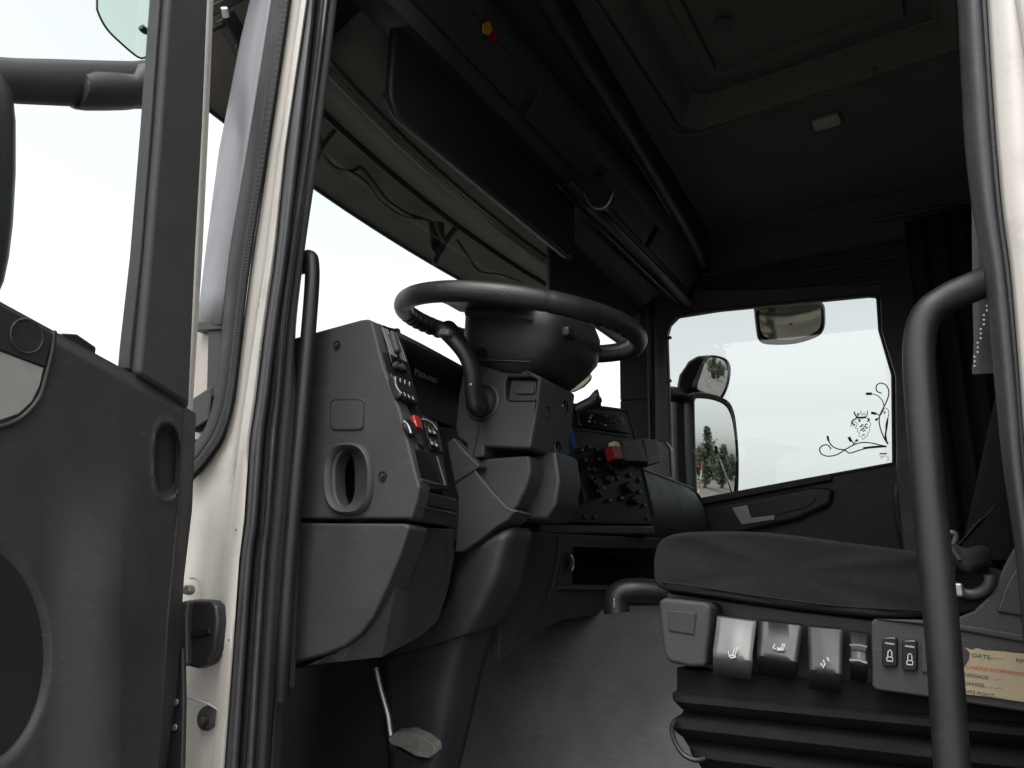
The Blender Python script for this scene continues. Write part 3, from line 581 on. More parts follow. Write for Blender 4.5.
# driver side mirror on its arm
dm = thing('driver_mirror', 'dark driver side mirror housing on a thick horizontal arm seen through the door window', 'mirror', at(5, 300, 'x', -1.3))
XM = -1.28
def mrow(px, y0, y1, dep, n=14):
    c0, c1 = at(px, y0, 'x', XM), at(px, y1, 'x', XM); c_ = (c0+c1)/2; h_ = (c0-c1)/2; return [c_+h_*math.cos(2*math.pi*k/n)+V(dep*math.sin(2*math.pi*k/n), 0, 0) for k in range(n)]
arm = grid('mirror_arm', [mrow(-30, 55, 101, .022), mrow(0, 57, 102, .024), mrow(17, 58, 104, .024), mrow(60, 59, 106, .024), mrow(90, 60, 107, .024), mrow(133, 61, 107, .024), mrow(150, 59, 107, .024), mrow(175, 56, 108, .024), mrow(200, 54, 108, .02)], 'dark_plastic', dm, closed=True, caps=True, ang=50)
XM = -1.275
grid('arm_sleeve', [mrow(78, 84, 108, .03), mrow(80, 74, 109, .032), mrow(90, 71, 110.5, .033), mrow(110, 72, 110.5, .033), mrow(128, 74, 110, .033), mrow(135, 64, 109, .033), mrow(160, 60, 109, .033)], 'dark_plastic', arm, closed=True, caps=True, ang=40)
XM = -1.30
hs_ = []
for py, xr, xl, dep in [(70, -22, -60, .03), (80, -6, -75, .05), (100, 3, -80, .06), (130, 5, -82, .065), (180, 5, -84, .065), (230, 2, -84, .065), (262, -1, -82, .06), (285, -4, -78, .05), (300, -8, -70, .035), (306, -16, -60, .02)]:
    a, b = at(xr, py, 'x', XM), at(xl, py, 'x', XM); c_ = (a+b)/2; h_ = (a-b)/2
    hs_.append([c_+h_*math.copysign(abs(math.cos(2*math.pi*k/20))**0.6, math.cos(2*math.pi*k/20))+V(dep*math.copysign(abs(math.sin(2*math.pi*k/20))**0.6, math.sin(2*math.pi*k/20)), 0, 0) for k in range(20)])
grid('mirror_housing', hs_, 'dark_plastic', dm, closed=True, caps=True, ang=60)

# ================================================================== DASHBOARD
da = thing('dashboard', 'grey and black plastic dashboard running across the cab under the windscreen', 'dashboard', (-1.0, 1.9, 1.6))
YD = 0.92
def dq(px, py, y=YD): return at(px, py, 'y', y)
out = [dq(a, b) for a, b in [(240, 356), (262, 346), (300, 336), (340, 325), (360, 319.5), (368, 318.5), (373, 323), (383, 365), (400, 411), (414, 467), (419.5, 487), (416, 503), (411, 519), (240, 519)]]
hole = [dq(a, b) for a, b in ellipse(351, 479, 17, 30, 28, 2.6)]
plate('end_panel', out, [hole], (0, 0.03, 0), 'grey_plastic', da, 0.005, 3)
# raised collar of the oval opening, and the dark duct behind
rows = []
for sx, sy, yo in ((1.42, 1.22, 0.0), (1.40, 1.20, -0.006), (1.28, 1.12, -0.010), (1.10, 1.04, -0.006), (0.90, 0.97, 0.004), (0.56, 0.90, 0.016)):
    rows.append([dq(a, b)+V(0, yo, 0) for a, b in ellipse(350-690*max(0, yo), 479-130*max(0, yo), 17*sx, 30*sy, 32, 2.6)])
co = grid('oval_collar', rows, 'grey_plastic', da, closed=True, ang=60)
rows = [[dq(a, b)+V(0, yo, 0) for a, b in ellipse(349-690*min(yo, .016), 477, 9.2, 26.5, 28, 2.6)] for yo in (0.0155, 0.12)]
rows.append([lerp(p, sum(rows[-1], Vector())/28, 0.95) for p in rows[-1]])
grid('oval_duct', rows, 'stack_black', co, closed=True, caps=False)
# square cap and screws
sq = [dq(a, b) for a, b in rrect(331, 400, 364, 430, 5)]
tube('cap_groove', [p+V(0, -0.0004, 0) for p in sq], 0.0014, 'black_plastic', da, 6, closed=True)
sc_ = sum(sq, Vector())/len(sq)
prism('square_cap', [sc_+(p-sc_)*0.96 for p in sq], (0, -0.0022, 0), 'grey_plastic', da, 0.0012)
for a, b in ((337.5, 345), (383, 476)):
    c_ = dq(a, b); sw = disc('screw', c_+V(0, -0.001, 0), (0, -1, 0), 0.0075, 0.002, 'black_plastic', da, 18, 0, prof=[(0.0078, 0), (0.0078, 0.0018), (0.0062, 0.0018), (0.0058, 0.0005)])
    disc('screw_head', c_+V(0, -0.0012, 0), (0, -1, 0), 0.0035, 0.003, 'dark_plastic', sw, 6, 0.0006)
# lower end panel
lo = [(240, 524), (300, 523), (405, 523.5), (409, 527), (401, 552), (388, 584), (373, 616), (360, 634), (345, 646), (326, 654), (293, 663), (262, 668), (240, 672)]
pxprism('lower_panel', lo, 'y', YD-0.004, 0.05, 'blue_grey_plastic', da, 0.006, 3)
lo2 = [(411, 526), (454, 529), (455, 556), (448, 590), (438, 622), (418, 637), (382, 656), (345, 662), (300, 668), (326, 656), (347, 648), (362, 636), (375, 618), (390, 586), (403, 554)]
kp = prism('knee_panel', [at(a, b, 'y', lerp(YD+0.01, YD+0.19, sstep(395, 455, a))) for a, b in lo2], (-0.05, 0.05, 0), 'dark_plastic', da, 0.004)
# underside of the dashboard, recessed handle slot
pxprism('under_panel', [(240, 672), (300, 668), (382, 657), (420, 645), (440, 700), (420, 800), (240, 800)], 'y', YD+0.30, 0.02, 'dark_plastic', da, 0.003)
for k in range(3):
    rbox('vent_slot', at(378+5*k, 638-4*k, 'y', YD+0.075), (0.03, 0.006, 0.006), 'gloss_black', kp, ux=(1, 0, 0.45), bevel=0.001)
# fascia plane: leans forward at the top
F0 = dq(374, 323); F1 = dq(420, 487); FS = (F1-F0).normalized(); FN = V(0, 1, 0).cross(FS); FN = -FN if FN.x < 0 else FN
def fq(px, py, off=0.0): return atp(px, py, F0+FN*off, FN)
def fpl(y, s, off=0.0): return F0+FS*s + V(0, y-F0.y, 0) + FN*off
FL = (F1-F0).length
prism('fascia', [fpl(YD+.004, -0.004, -0.004), fq(400, 329, -0.004), fq(410, 366, -0.004), fq(421, 413, -0.004), fq(438, 422, -0.004), fq(449, 489, -0.004), fpl(YD+.004, FL*1.0, -0.004)], -FN*0.02, 'black_plastic', da, 0.003)
# top hood edge sweeping inboard
rows = []
for k in range(16):
    y = lerp(0.953, 1.75, k/15); dx = -0.10*sstep(1.2, 1.75, y); b = F0+V(dx, 0, 0.0-0.012*sstep(0.98, 1.3, y)); b.y = y
    rows.append([b+V(-0.50, 0, -0.06), b+V(-0.16, 0, 0.005), b+V(-0.05, 0, 0.014), b+V(-0.02, 0, 0.013), b+V(-0.004, 0, 0.006), b+V(0.004, 0, -0.006), b+V(-0.002, 0, -0.014), b+V(-0.03, 0, -0.018), b+V(-0.14, 0, -0.02)])
grid('dash_hood', rows, 'dark_plastic', da, solid=0.004, ang=60)
# instrument recess behind the wheel
rbox('instrument_back', (-1.0, 1.40, 2.12), (0.02, 0.72, 0.36), 'gloss_black', da, bevel=0.003)
pxprism('instrument_lower', [(430, 425), (470, 430), (505, 470), (505, 560), (450, 540), (440, 490)], 'y', 1.20, 0.02, 'dark_plastic', da, 0.004)
ra, rb = fq(400, 329, -0.01), fq(424, 430, -0.01)
prism('recess_side', [ra, rb, V(-1.0, rb.y+0.01, rb.z), V(-1.0, ra.y+0.02, ra.z)], (0, -0.008, 0), 'black_plastic', da, 0.001)
# vents on the fascia
vt = prism('air_vent', [fq(381, 325), fq(396, 330.5), fq(408, 371), fq(391, 363)], FN*0.002, 'gloss_black', da, 0.001)
for k in range(7):
    if k == 3: continue
    t = k/6; a = fq(lerp(382.5, 395.5, t), lerp(328, 333, t), 0.004); b = fq(lerp(391.5, 406, t), lerp(355, 362, t), 0.004)
    tube('vent_slat', [a, b], 0.0022, 'slat_grey', vt, 6)
rbox('vent_knob', fq(394.5, 343, 0.008), (0.042, 0.014, 0.014), 'grey_plastic', vt, ux=FS, uy=(0, 1, 0), bevel=0.005, seg=3)
for a, b in ((394.5, 366.5), (400.5, 368.5)):
    disc('small_knob', fq(a, b, 0.0), FN, 0.006, 0.008, 'grey_plastic', vt, 12)
rk = prism('rocker_bank', [fq(390, 374), fq(409, 381), fq(416, 410), fq(400, 401)], FN*0.002, 'dark_plastic', da, 0.001)
for k in range(4):
    t = (k+0.5)/4; a = fq(lerp(391, 410, t), lerp(377, 384, t), 0.006); b = fq(lerp(399, 415, t), lerp(398, 406, t), 0.006)
    mid = (a+b)/2; sw = rbox('rocker_switch', mid, ((b-a).length, 0.017, 0.014), 'black_plastic', rk, ux=(b-a), uy=(0, 1, 0), bevel=0.003)
    tube('switch_edge', [lerp(a, b, .1)+FN*0.008+V(0, -0.006, 0), lerp(a, b, .5)+FN*0.0045+V(0, -0.008, 0), lerp(a, b, .9)+FN*0.008+V(0, -0.006, 0)], 0.0011, 'icon_grey', sw, 6, 4)
sp = prism('switch_plate', [fq(402, 410), fq(416, 417), fq(424, 447), fq(412, 441)], FN*0.002, 'dark_plastic', da, 0.001)
disc('light_knob', fq(407.5, 429, 0.002), FN, 0.0145, 0.008, 'black_plastic', sp, 24, 0.002)
tube('knob_grip', [fq(404, 421, 0.011), fq(408, 425, 0.0115), fq(411, 433, 0.011)], 0.0014, 'icon_white', sp, 6, 4)
rbox('hazard_switch', fq(416.5, 423, 0.004), (0.024, 0.018, 0.010), 'red_plastic', sp, ux=FS, uy=(0, 1, 0), bevel=0.003, label='red hazard warning switch')
text('hazard_mark', '!', fq(415.6, 425, 0.0094), (0, 1, 0), -FS, 0.012, 'icon_white', sp)
ib = prism('button_plate', [fq(422, 416), fq(437, 424), fq(443, 452), fq(430, 449)], FN*0.001, 'dark_plastic', da, 0.001)
for a, b in ((430, 431), (434.5, 432.5), (432, 443), (436.5, 445)):
    k_ = rbox('push_button', fq(a, b, 0.004), (0.014, 0.011, 0.006), 'black_plastic', ib, ux=FS, uy=(0, 1, 0), bevel=0.002)
    rbox('button_icon', fq(a, b, 0.0073), (0.005, 0.006, 0.0006), 'icon_grey', k_, ux=FS, uy=(0, 1, 0), bevel=0)
tube('button_rim', [fq(422, 419, .003), fq(427, 420, .003), fq(433, 424, .003), fq(437, 430, .003)], 0.0012, 'icon_grey', ib, 6, 3)
# open cubby with a bright rim
cu = prism('cubby', [fq(413, 449), fq(436, 456), fq(445, 485), fq(420, 479)], FN*0.0015, 'gloss_black', da, 0.0005)
tube('cubby_rim', [fq(437, 457, .004), fq(445.5, 486, .004), fq(431, 483, .004), fq(421, 480, .004)], 0.0022, 'grey_plastic', cu, 8)
U0, U1 = dq(420, 488), dq(411, 520); UN = V(0, 1, 0).cross(U1-U0).normalized(); UN = -UN if UN.x < 0 else UN
def uq(px, py, off=0.0): return atp(px, py, U0+UN*off, UN)
prism('lower_strip', [uq(421, 490, -.004), uq(458, 500, -.004), uq(458, 512, -.004), uq(415, 503.5, -.004)], -UN*0.02, 'dark_plastic', da, 0.002)
prism('lower_strip', [uq(415, 505, -.002), uq(458, 514, -.002), uq(457, 528, -.002), uq(411, 521, -.002)], -UN*0.02, 'dark_plastic', da, 0.003)
tube('strip_edge', [uq(415, 505, 0.0), uq(435, 509, 0.0), uq(456, 514, 0.0)], 0.0012, 'grey_plastic', da, 6)

# CB radio in the recess
cbz = thing('radio', 'black two-way radio with pale maker lettering in the dash recess left of the wheel', 'radio', (-0.9, 1.15, 2.12))
XB = -0.876
prism('radio_body', [at(404, 352, 'x', XB), at(455, 380, 'x', XB), at(463, 432, 'x', XB), at(414, 412, 'x', XB)], (-0.07, 0, 0), 'black_plastic', cbz, 0.003)
to = at(414.5, 374.5, 'x', XB+0.0008)
text('lettering', 'M', to, (0, 1, 0), (0, 0, 1), 0.020, 'icon_grey', cbz, sx=0.95)
text('lettering', 'IDLAND', to+V(0, 0.0165, 0), (0, 1, 0), (0, 0, 1), 0.0145, 'icon_grey', cbz, sx=1.05)

# central stack, angled to the driver
CT = at(629, 412, 'y', 2.13); CBm = at(655.5, 519, 'y', 2.13)
cs_s = (CBm-CT).normalized(); cs_l = V(-0.16, -1, 0).normalized(); cs_n = cs_l.cross(cs_s); cs_n = -cs_n if cs_n.x < 0 else cs_n
def cq(px, py, off=0.0): return atp(px, py, CT+cs_n*off, cs_n)
st = prism('centre_stack', [cq(566, 402), cq(600, 405), cq(622, 408), cq(630, 413), cq(655.5, 516), cq(653, 525), cq(552, 523), cq(545, 440)], -cs_n*0.06, 'stack_black', da, 0.004)
tube('stack_edge', [cq(572, 407, .001), cq(610, 409, .001), cq(624, 411, .001), cq(630, 417, .001), cq(642, 466, .001), cq(655, 517, .001)], 0.0028, 'grey_plastic', st, 8, 3)
prism('stack_radio', [cq(576, 412), cq(622, 417), cq(628, 434), cq(578, 427)], cs_n*0.006, 'gloss_black', st, 0.002)
random.seed(3)
for k in range(14):
    a, b = random.uniform(580, 620), random.uniform(415, 427); rbox('radio_button', cq(a, b, 0.008), (0.006, 0.008, 0.004), 'icon_grey' if k % 4 == 0 else 'dark_plastic', st, ux=cs_s, uy=cs_l, bevel=0.001)
tube('stack_seam', [cq(572, 429, .002), cq(600, 432, .002), cq(628, 437, .002)], 0.002, 'dark_plastic', st, 6)
for a, b, r in ((596, 484, .017), (612, 470, .017), (628, 488, .017), (634, 500, .015), (598, 493, .013), (607, 480, .012)):
    kn = disc('rotary_knob', cq(a, b, 0), cs_n, r, 0.012, 'stack_black', st, 20, 0.002)
    rbox('knob_mark', cq(a, b, 0.0126)+cs_s*(-0.4*r), (0.007, 0.0016, 0.0008), 'icon_grey', kn, ux=cs_s, uy=cs_l, bevel=0)
for a, b in ((589, 469), (595, 470), (607.5, 464), (610, 466), (612.5, 479), (640, 492), (630, 475), (582, 450), (590, 447), (598, 449), (606, 452), (586, 460), (600, 459), (615, 462), (592, 478), (604, 488), (618, 478), (622, 498), (610, 500), (640, 480), (645, 505)):
    rbox('push_button', cq(a, b, 0.003), (0.011, 0.013, 0.006), 'black_plastic', st, ux=cs_s, uy=cs_l, bevel=0.0015)
    rbox('button_icon', cq(a, b, 0.0066), (0.004, 0.005, 0.0006), 'icon_grey', st, ux=cs_s, uy=cs_l, bevel=0)
for a in (545, 553, 566, 585, 595, 647):
    disc('trim_screw', cq(a, 516+0.02*(a-545), 0.0), cs_n, 0.006, 0.003, 'dark_plastic', st, 10)
tube('trim_line', [cq(569, 440, 0.004), cq(572, 455, 0.004), cq(580, 480, 0.004), cq(586, 502, 0.004)], 0.003, 'grey_plastic', st, 8, 3)
prism('stack_base', [cq(540, 524, .01), cq(654, 526, .01), cq(656, 534, .01), cq(540, 534, .01)], -cs_n*0.06, 'dark_plastic', da, 0.004)
# tray below the stack
XT = -0.80
pl_out = [at(a, b, 'x', XT) for a, b in [(500, 531), (560, 534), (700, 540), (700, 612), (640, 613), (600, 614.5), (562, 620), (540, 632), (522, 646), (500, 660)]]
pl_hole = [at(a, b, 'x', XT) for a, b in [(573, 547), (660, 549), (660, 586), (573, 585)]]
plate('tray_panel', pl_out, [pl_hole], (-0.02, 0, 0), 'blue_grey_plastic', da, 0.002)
prism('tray_floor', [at(560, 588, 'x', XT-0.02), at(690, 590, 'x', XT-0.02), at(690, 590, 'x', XT-0.02)+V(-0.25, 0, 0.03), at(560, 588, 'x', XT-0.02)+V(-0.25, 0, 0.03)], (0, 0, -0.01), 'dark_plastic', da, 0.002)
prism('tray_back', [at(560, 500, 'x', XT-0.02)+V(-0.16, -0.1, 0), at(780, 500, 'x', XT-0.02)+V(-0.16, 0, 0), at(780, 592, 'x', XT-0.02)+V(-0.16, 0, 0), at(560, 590, 'x', XT-0.02)+V(-0.16, -0.1, 0)], (-0.01, 0, 0), 'blue_grey_plastic', da, 0.002)
prism('tray_side', [at(567, 543, 'x', XT-0.021), at(567, 588, 'x', XT-0.021), at(567, 588, 'x', XT-0.021)+V(-0.17, 0, 0), at(567, 543, 'x', XT-0.021)+V(-0.17, 0, 0)], (0, -0.01, 0), 'dark_plastic', da, 0.001)
tube('tray_edge', [at(557, 588, 'x', XT+0.004), at(600, 589, 'x', XT+0.004), at(660, 591, 'x', XT+0.004)], 0.004, 'grey_plastic', da, 8)
tube('panel_seam', [at(a, b, 'x', XT+0.002) for a, b in [(559, 535), (559, 555), (554, 580), (547, 603), (536, 622), (520, 634)]], 0.0025, 'grey_plastic', da, 8, 4)
so_ = disc('power_socket', at(566, 563, 'x', XT+0.001), (1, -0.3, 0), 0.021, 0.006, 'black_plastic', da, 24, prof=[(0.022, 0), (0.022, 0.006), (0.017, 0.007), (0.013, 0.0)])
tube('socket_ring', [at(566, 563, 'x', XT+0.001)+V(0.0105, 0.0175*math.cos(a*0.35), 0.0175*math.sin(a*0.35)) for a in range(-3, 5)], 0.0016, 'icon_white', so_, 6)
# passenger end of the dashboard
rows = []
for y in (2.12, 2.3, 2.5, 2.7, 2.85, 2.93, 2.96, 2.965):
    k = 1.0 if y < 2.9 else (0.97 if y < 2.95 else 0.9 if y < 2.963 else 0.5); c_ = V(-1.08, y, 2.15)
    prof = [(-1.28, 2.05), (-1.28, 2.28), (-1.15, 2.30), (-1.04, 2.295), (-0.965, 2.272), (-0.915, 2.235), (-0.885, 2.18), (-0.87, 2.12), (-0.87, 2.02), (-0.92, 1.95)]
    rows.append([c_+(V(x, y, z)-c_)*k + V(0.02*sstep(2.3, 2.1, y), 0, 0) for x, z in prof])
pe = grid('passenger_dash', rows, 'grey_plastic', da, closed=True, caps=True, ang=60)
tube('lid_seam', [V(-0.928, y, 2.250) for y in (2.15, 2.5, 2.93)], 0.003, 'black_plastic', pe, 8)
rbox('lid_mark', (-0.94, 2.72, 2.262), (0.012, 0.04, 0.002), 'icon_grey', pe, ux=(0.8, 0, -0.6), uy=(0, 1, 0), bevel=0)
av = disc('side_vent', at(688, 503, 'y', 2.955), (0.25, -1, 0), 0.03, 0.02, 'black_plastic', pe, 20, prof=[(0.055, 0.0), (0.055, 0.012), (0.045, 0.016), (0.04, 0.0)])
# dark posts in front of the passenger window: mirror bracket block
pxprism('vent_tower', [(646, 440), (664, 440), (670, 448), (672, 488), (646, 480)], 'y', 2.80, 0.05, 'black_plastic', da, 0.008)

# phone holder with a red clip, handset, blue strap, pale dish
ph = thing('phone_holder', 'small black box with a red clip fixed to the centre stack', 'holder', cq(640, 460, 0.03))
b0 = [cq(622, 440, .05), cq(641, 439, .05), cq(648, 462, .05), cq(626, 461, .05)]
prism('holder_box', b0, -cs_n*0.045, 'dark_plastic', ph, 0.004)
prism('holder_wing', [cq(643, 438, .02), cq(657, 439, .02), cq(662, 446, .02), cq(661, 462, .02), cq(648, 466, .02)], -cs_n*0.04, 'black_plastic', ph, 0.005)
prism('red_clip', [cq(613, 445, .05), cq(621, 447, .05), cq(624, 459, .05), cq(616, 459, .05)], -cs_n*0.03, 'red_plastic', ph, 0.003)
prism('clip_tip', [cq(614, 441, .052), cq(619, 442, .052), cq(621, 447, .052), cq(615, 446, .052)], -cs_n*0.02, 'cream_plastic', ph, 0.002)
hd = thing('handset', 'black rounded handset lying above the centre stack beyond the wheel', 'handset', at(588, 410, 'y', 1.85))
hpth = [at(568, 413, 'y', 1.84), at(578, 409, 'y', 1.85), at(588, 404, 'y', 1.86), at(596, 400, 'y', 1.87), at(600, 399, 'y', 1.875)]
tube('handset_body', hpth, lambda t: 0.016+0.012*sstep(0.55, 0.9, t)-0.012*sstep(0.93, 1.0, t), 'dark_plastic', hd, 16, 4)
disc('handset_face', at(598, 400, 'y', 1.85), (0.9, -0.4, 0.1), 0.012, 0.004, 'black_plastic', hd, 16)
bs = thing('blue_strap', 'bright blue fabric strap hanging between steering column and centre stack', 'strap', at(563, 470, 'y', 1.6))
for pts_ in ([(570, 428), (573, 438), (575, 448)], [(563, 446), (561, 456), (560, 462), (563, 464), (567, 461), (567, 452), (566, 445)]):
    tube('strap_loop', [at(a, b, 'y', 1.62) for a, b in pts_], 0.0055, 'blue_strap', bs, 8, 4, flat=0.35)
ds = thing('dish', 'pale cream plastic dish on the dash top under the steering wheel hub', 'dish', at(575, 392, 'y', 1.95))
dpx = [(556, 372), (583, 370), (590, 374), (589, 379), (582, 386), (572, 391), (562, 392), (556, 390)]
prism('dish_body', [at(a, b, 'y', 1.9) for a, b in dpx], (0, 0.02, 0), 'cream_plastic', ds, 0.006, 3)
tube('dish_rim', [at(a, b, 'y', 1.895) for a, b in dpx[1:7]], 0.003, 'cream_plastic', ds, 8, 3)

# ================================================================== ENGINE TUNNEL
tn = thing('engine_tunnel', 'grey carpeted engine tunnel between the seats', 'engine tunnel', (-0.6, 2.2, 1.33))
rows = []
for k in range(26):
    x = lerp(-1.34, 0.45, k/25)
    zt = lerp(1.765, 1.815, sstep(-1.15, -0.75, x)); r = []
    for yy, zz in [(1.62, 1.33), (1.66, 1.40), (1.69, 1.50), (1.715, 1.60), (1.735, 1.70), (1.75, zt-0.05), (1.765, zt-0.015), (1.80, zt), (1.95, zt+0.004), (2.3, zt+0.004), (2.38, zt-0.02), (2.42, 1.6), (2.44, 1.33)]:
        zz = min(zz, zt+0.004); r.append(V(x, yy + 0.012*math.sin(x*7+zz*5)+0.006*math.sin(x*19+zz*11), zz + (0.004*math.sin(x*13) if zz > 1.6 else 0)))
    rows.append(r)
grid('tunnel_carpet', rows, 'carpet', tn, ang=70, solid=0.01)
fm = thing('floor_mat', 'black rubber floor mat in the footwell beside the tunnel', 'floor mat', (-0.6, 1.3, 1.335))
rbox('mat_sheet', (-0.7, 1.27, 1.339), (1.1, 0.62, 0.012), 'rubber', fm, bevel=0.004)
for k in range(8): rbox('mat_rib', (-0.7, 1.02+0.07*k, 1.348), (1.0, 0.02, 0.006), 'rubber', fm, bevel=0.002)
# lever with a bent grip beside the passenger seat
gl = thing('hand_lever', 'black cranked hand lever with a chrome button on the engine tunnel', 'lever', at(625, 618, 'y', 1.72))
tube('lever_grip', [at(617, 613, 'y', 1.50), at(616, 600, 'y', 1.50), at(622, 592, 'y', 1.505), at(640, 590, 'y', 1.52), at(668, 593, 'y', 1.55), at(700, 598, 'y', 1.6)], lambda t: 0.026-0.004*t, 'black_plastic', gl, 16, 5)
rbox('lever_button', at(613.5, 603, 'y', 1.478), (0.008, 0.006, 0.02), 'chrome', gl, bevel=0.002)

# ================================================================== STEERING COLUMN
sc2 = thing('steering_column', 'grey plastic steering column shroud with stalk and rocker switch', 'steering column', at(430, 768, 'y', 1.25))
YS = 1.165
up_px = [(463, 368), (482, 364.5), (503, 365.5), (526, 369.5), (541, 377), (537, 410), (530, 449), (484, 447), (483, 457), (473, 458.5), (466, 452), (466, 444), (457, 438), (455, 427), (458, 395)]
ub = plate('upper_shroud', [at(a, b, 'y', YS) for a, b in up_px], [[at(a, b, 'y', YS) for a, b in rrect(506, 377, 536, 401, 4)]], (0, 0.14, 0), 'grey_plastic', sc2, 0.007, 3)
# recess with the rocker switch
rr_o = [at(a, b, 'y', YS) for a, b in rrect(506, 377, 536, 401, 4)]; rr_i = [at(a, b, 'y', YS+0.018) for a, b in rrect(511, 380, 538, 399, 3)]
grid('switch_recess', [rr_o, rr_i], 'dark_plastic', ub, closed=True, ang=60)
prism('recess_back', rr_i, (0, 0.01, 0), 'black_plastic', ub, 0)
prism('switch_frame', [at(a, b, 'y', YS+0.012) for a, b in rrect(512, 383, 536.5, 397, 3)], (0, 0.01, 0), 'gloss_black', ub, 0.003)
prism('rocker_switch', [at(a, b, 'y', YS+0.002) for a, b in rrect(515, 386, 533.5, 394, 1.5)], (0, 0.012, 0), 'grey_plastic', ub, 0.003)
tube('rocker_glint', [at(516, 387, 'y', YS+0.004), at(533, 388, 'y', YS+0.004)], 0.001, 'icon_grey', ub, 6)
# seam on the left of the shroud and gaiter
tube('shroud_seam', [at(484, 366, 'y', YS-0.001), at(482, 395, 'y', YS-0.001), at(479, 425, 'y', YS-0.001), at(473, 457, 'y', YS-0.001)], 0.0012, 'dark_plastic', ub, 6, 3)
gc = at(483, 402, 'y', YS)
ga = disc('stalk_gaiter', gc, (0.1, -1, 0), 0.03, 0.02, 'dark_plastic', sc2, 28, 0, prof=[(0.037, -0.002), (0.035, 0.004), (0.031, 0.005), (0.029, 0.002), (0.026, 0.010), (0.020, 0.016)])
# stalk: rises from the gaiter, cranks up towards the wheel
stp = [at(482, 404, 'y', YS-0.012), at(477, 407, 'y', YS-0.035), at(474, 396, 'y', YS-0.045), at(473, 378, 'y', YS-0.055), at(469, 362, 'y', YS-0.065), at(461, 347, 'y', YS-0.075), at(450, 333, 'y', YS-0.08), at(446, 329, 'y', YS-0.08)]
stalk = tube('indicator_stalk', stp, lambda t: 0.0185-0.002*sstep(0.3, 0.6, t)+0.006*sstep(0.6, 0.9, t), 'black_plastic', sc2, 16, 5, flat=0.8)
rbox('stalk_tip', at(446, 333, 'y', YS-0.104), (0.024, 0.018, 0.014), 'slat_grey', stalk, ux=(1, 0, -0.2), bevel=0.005, seg=3)
disc('stalk_screw', at(471, 385, 'y', YS-0.067), (0, -1, 0), 0.0035, 0.003, 'dull_metal', stalk, 10)
# right (driver) side of the shroud with two screw wells
SA, SB = at(541, 378, 'y', YS), at(530, 449, 'y', YS); SN = V(0, 1, 0).cross(SB-SA).normalized(); SN = -SN if SN.x < 0 else SN
def sq_(px, py, off=0.0): return atp(px, py, SA+SN*off, SN)
rs = prism('shroud_end', [sq_(542.5, 380), sq_(557, 386), sq_(570, 392), sq_(572.5, 420), sq_(562, 436), sq_(557, 452), sq_(532, 450)], -SN*0.07, 'dark_plastic', sc2, 0.007, 3)  # darker plastic than the lit left face: shade of the inward side as colour
for a, b in ((546, 413), (564.5, 407), (557, 448)):
    disc('screw_well', sq_(a, b, 0.0005), SN, 0.012, 0.003, 'gloss_black', rs, 18, 0, prof=[(0.0125, 0.0), (0.012, 0.002), (0.009, 0.0005)])
# lower shroud and sleeve
pxprism('lower_shroud', [(481, 459), (529, 455), (531, 470), (526, 487), (516, 508), (505, 516), (489, 490), (474, 470)], 'y', YS+0.012, 0.12, 'grey_plastic', sc2, 0.006, 3)
pxprism('lower_sleeve', [(528, 456), (556, 450), (560, 480), (556, 506), (546, 520), (512, 520), (520, 500), (527, 485)], 'y', YS+0.06, 0.09, 'dark_plastic', sc2, 0.008, 3)
kc = prism('knee_cover', [at(a, b, 'y', 1.15) for a, b in [(446, 443), (453, 437), (466, 452), (480, 466), (474, 471), (489, 490), (507, 508), (516, 511), (508, 520), (498, 526), (480, 540), (463, 552), (454, 553), (457, 520), (457, 496), (453, 480)]], (0.0, 0.06, 0), 'grey_plastic', sc2, 0.004)
tube('cover_edge', [at(a, b, 'y', 1.148) for a, b in [(475, 471), (490, 490), (506, 507.5), (512, 510.5), (517, 511)]], 0.0009, 'slat_grey', kc, 6)
tube('cover_seam', [at(454, 483, 'y', 1.149), at(467, 475, 'y', 1.149), at(479, 467.5, 'y', 1.149)], 0.0014, 'black_plastic', kc, 6)
# column boot covers down to the floor
def tri(rows_, name, m, nn=6, solid=0.01):
    R_ = []
    for (l, ml_, r_), (yl, ym, yr) in rows_:
        row = []
        P = [at(l[0], l[1], 'y', yl), at(ml_[0], ml_[1], 'y', ym), at(r_[0], r_[1], 'y', yr)]
        for k in range(nn+1): row.append(lerp(P[0], P[1], k/nn))
        # rounded shoulder
        for k in range(1, nn+1):
            row.append(lerp(P[1], P[2], k/nn))
        R_.append(row)
    return R_
def loftcol(name, rows_, m):
    R_ = tri(rows_, name, m)
    S = []
    for i in range(len(R_)-1):
        for k in range(6): S.append([lerp(a, b, k/6) for a, b in zip(R_[i], R_[i+1])])
    S.append(R_[-1])
    for it in range(3):
        S = [[(r[max(j-1, 0)]+r[j]*2+r[min(j+1, len(r)-1)])/4 if 0 < j < len(r)-1 else r[j] for j in range(len(r))] for r in S]
    return grid(name, S, m, sc2, ang=70, solid=0.012)
loftcol('column_cover', [(((463, 552), (510, 527), (529, 528)), (1.185, 1.155, 1.25)), (((461, 556), (507, 532), (532, 534)), (1.178, 1.14, 1.25)), (((447, 598), (494, 578), (522, 592)), (1.178, 1.14, 1.26)), (((430, 630), (480, 612), (506, 617)), (1.18, 1.145, 1.27)), (((384, 657), (470, 634), (497, 627)), (1.19, 1.15, 1.27))], 'blue_grey_plastic')
loftcol('column_base', [(((380, 650), (464, 634), (495, 625)), (1.205, 1.17, 1.28)), (((382, 690), (450, 680), (483, 670)), (1.21, 1.175, 1.28)), (((388, 760), (436, 755), (463, 755)), (1.215, 1.18, 1.28)), (((392, 850), (420, 850), (440, 850)), (1.22, 1.19, 1.28))], 'blue_grey_plastic')
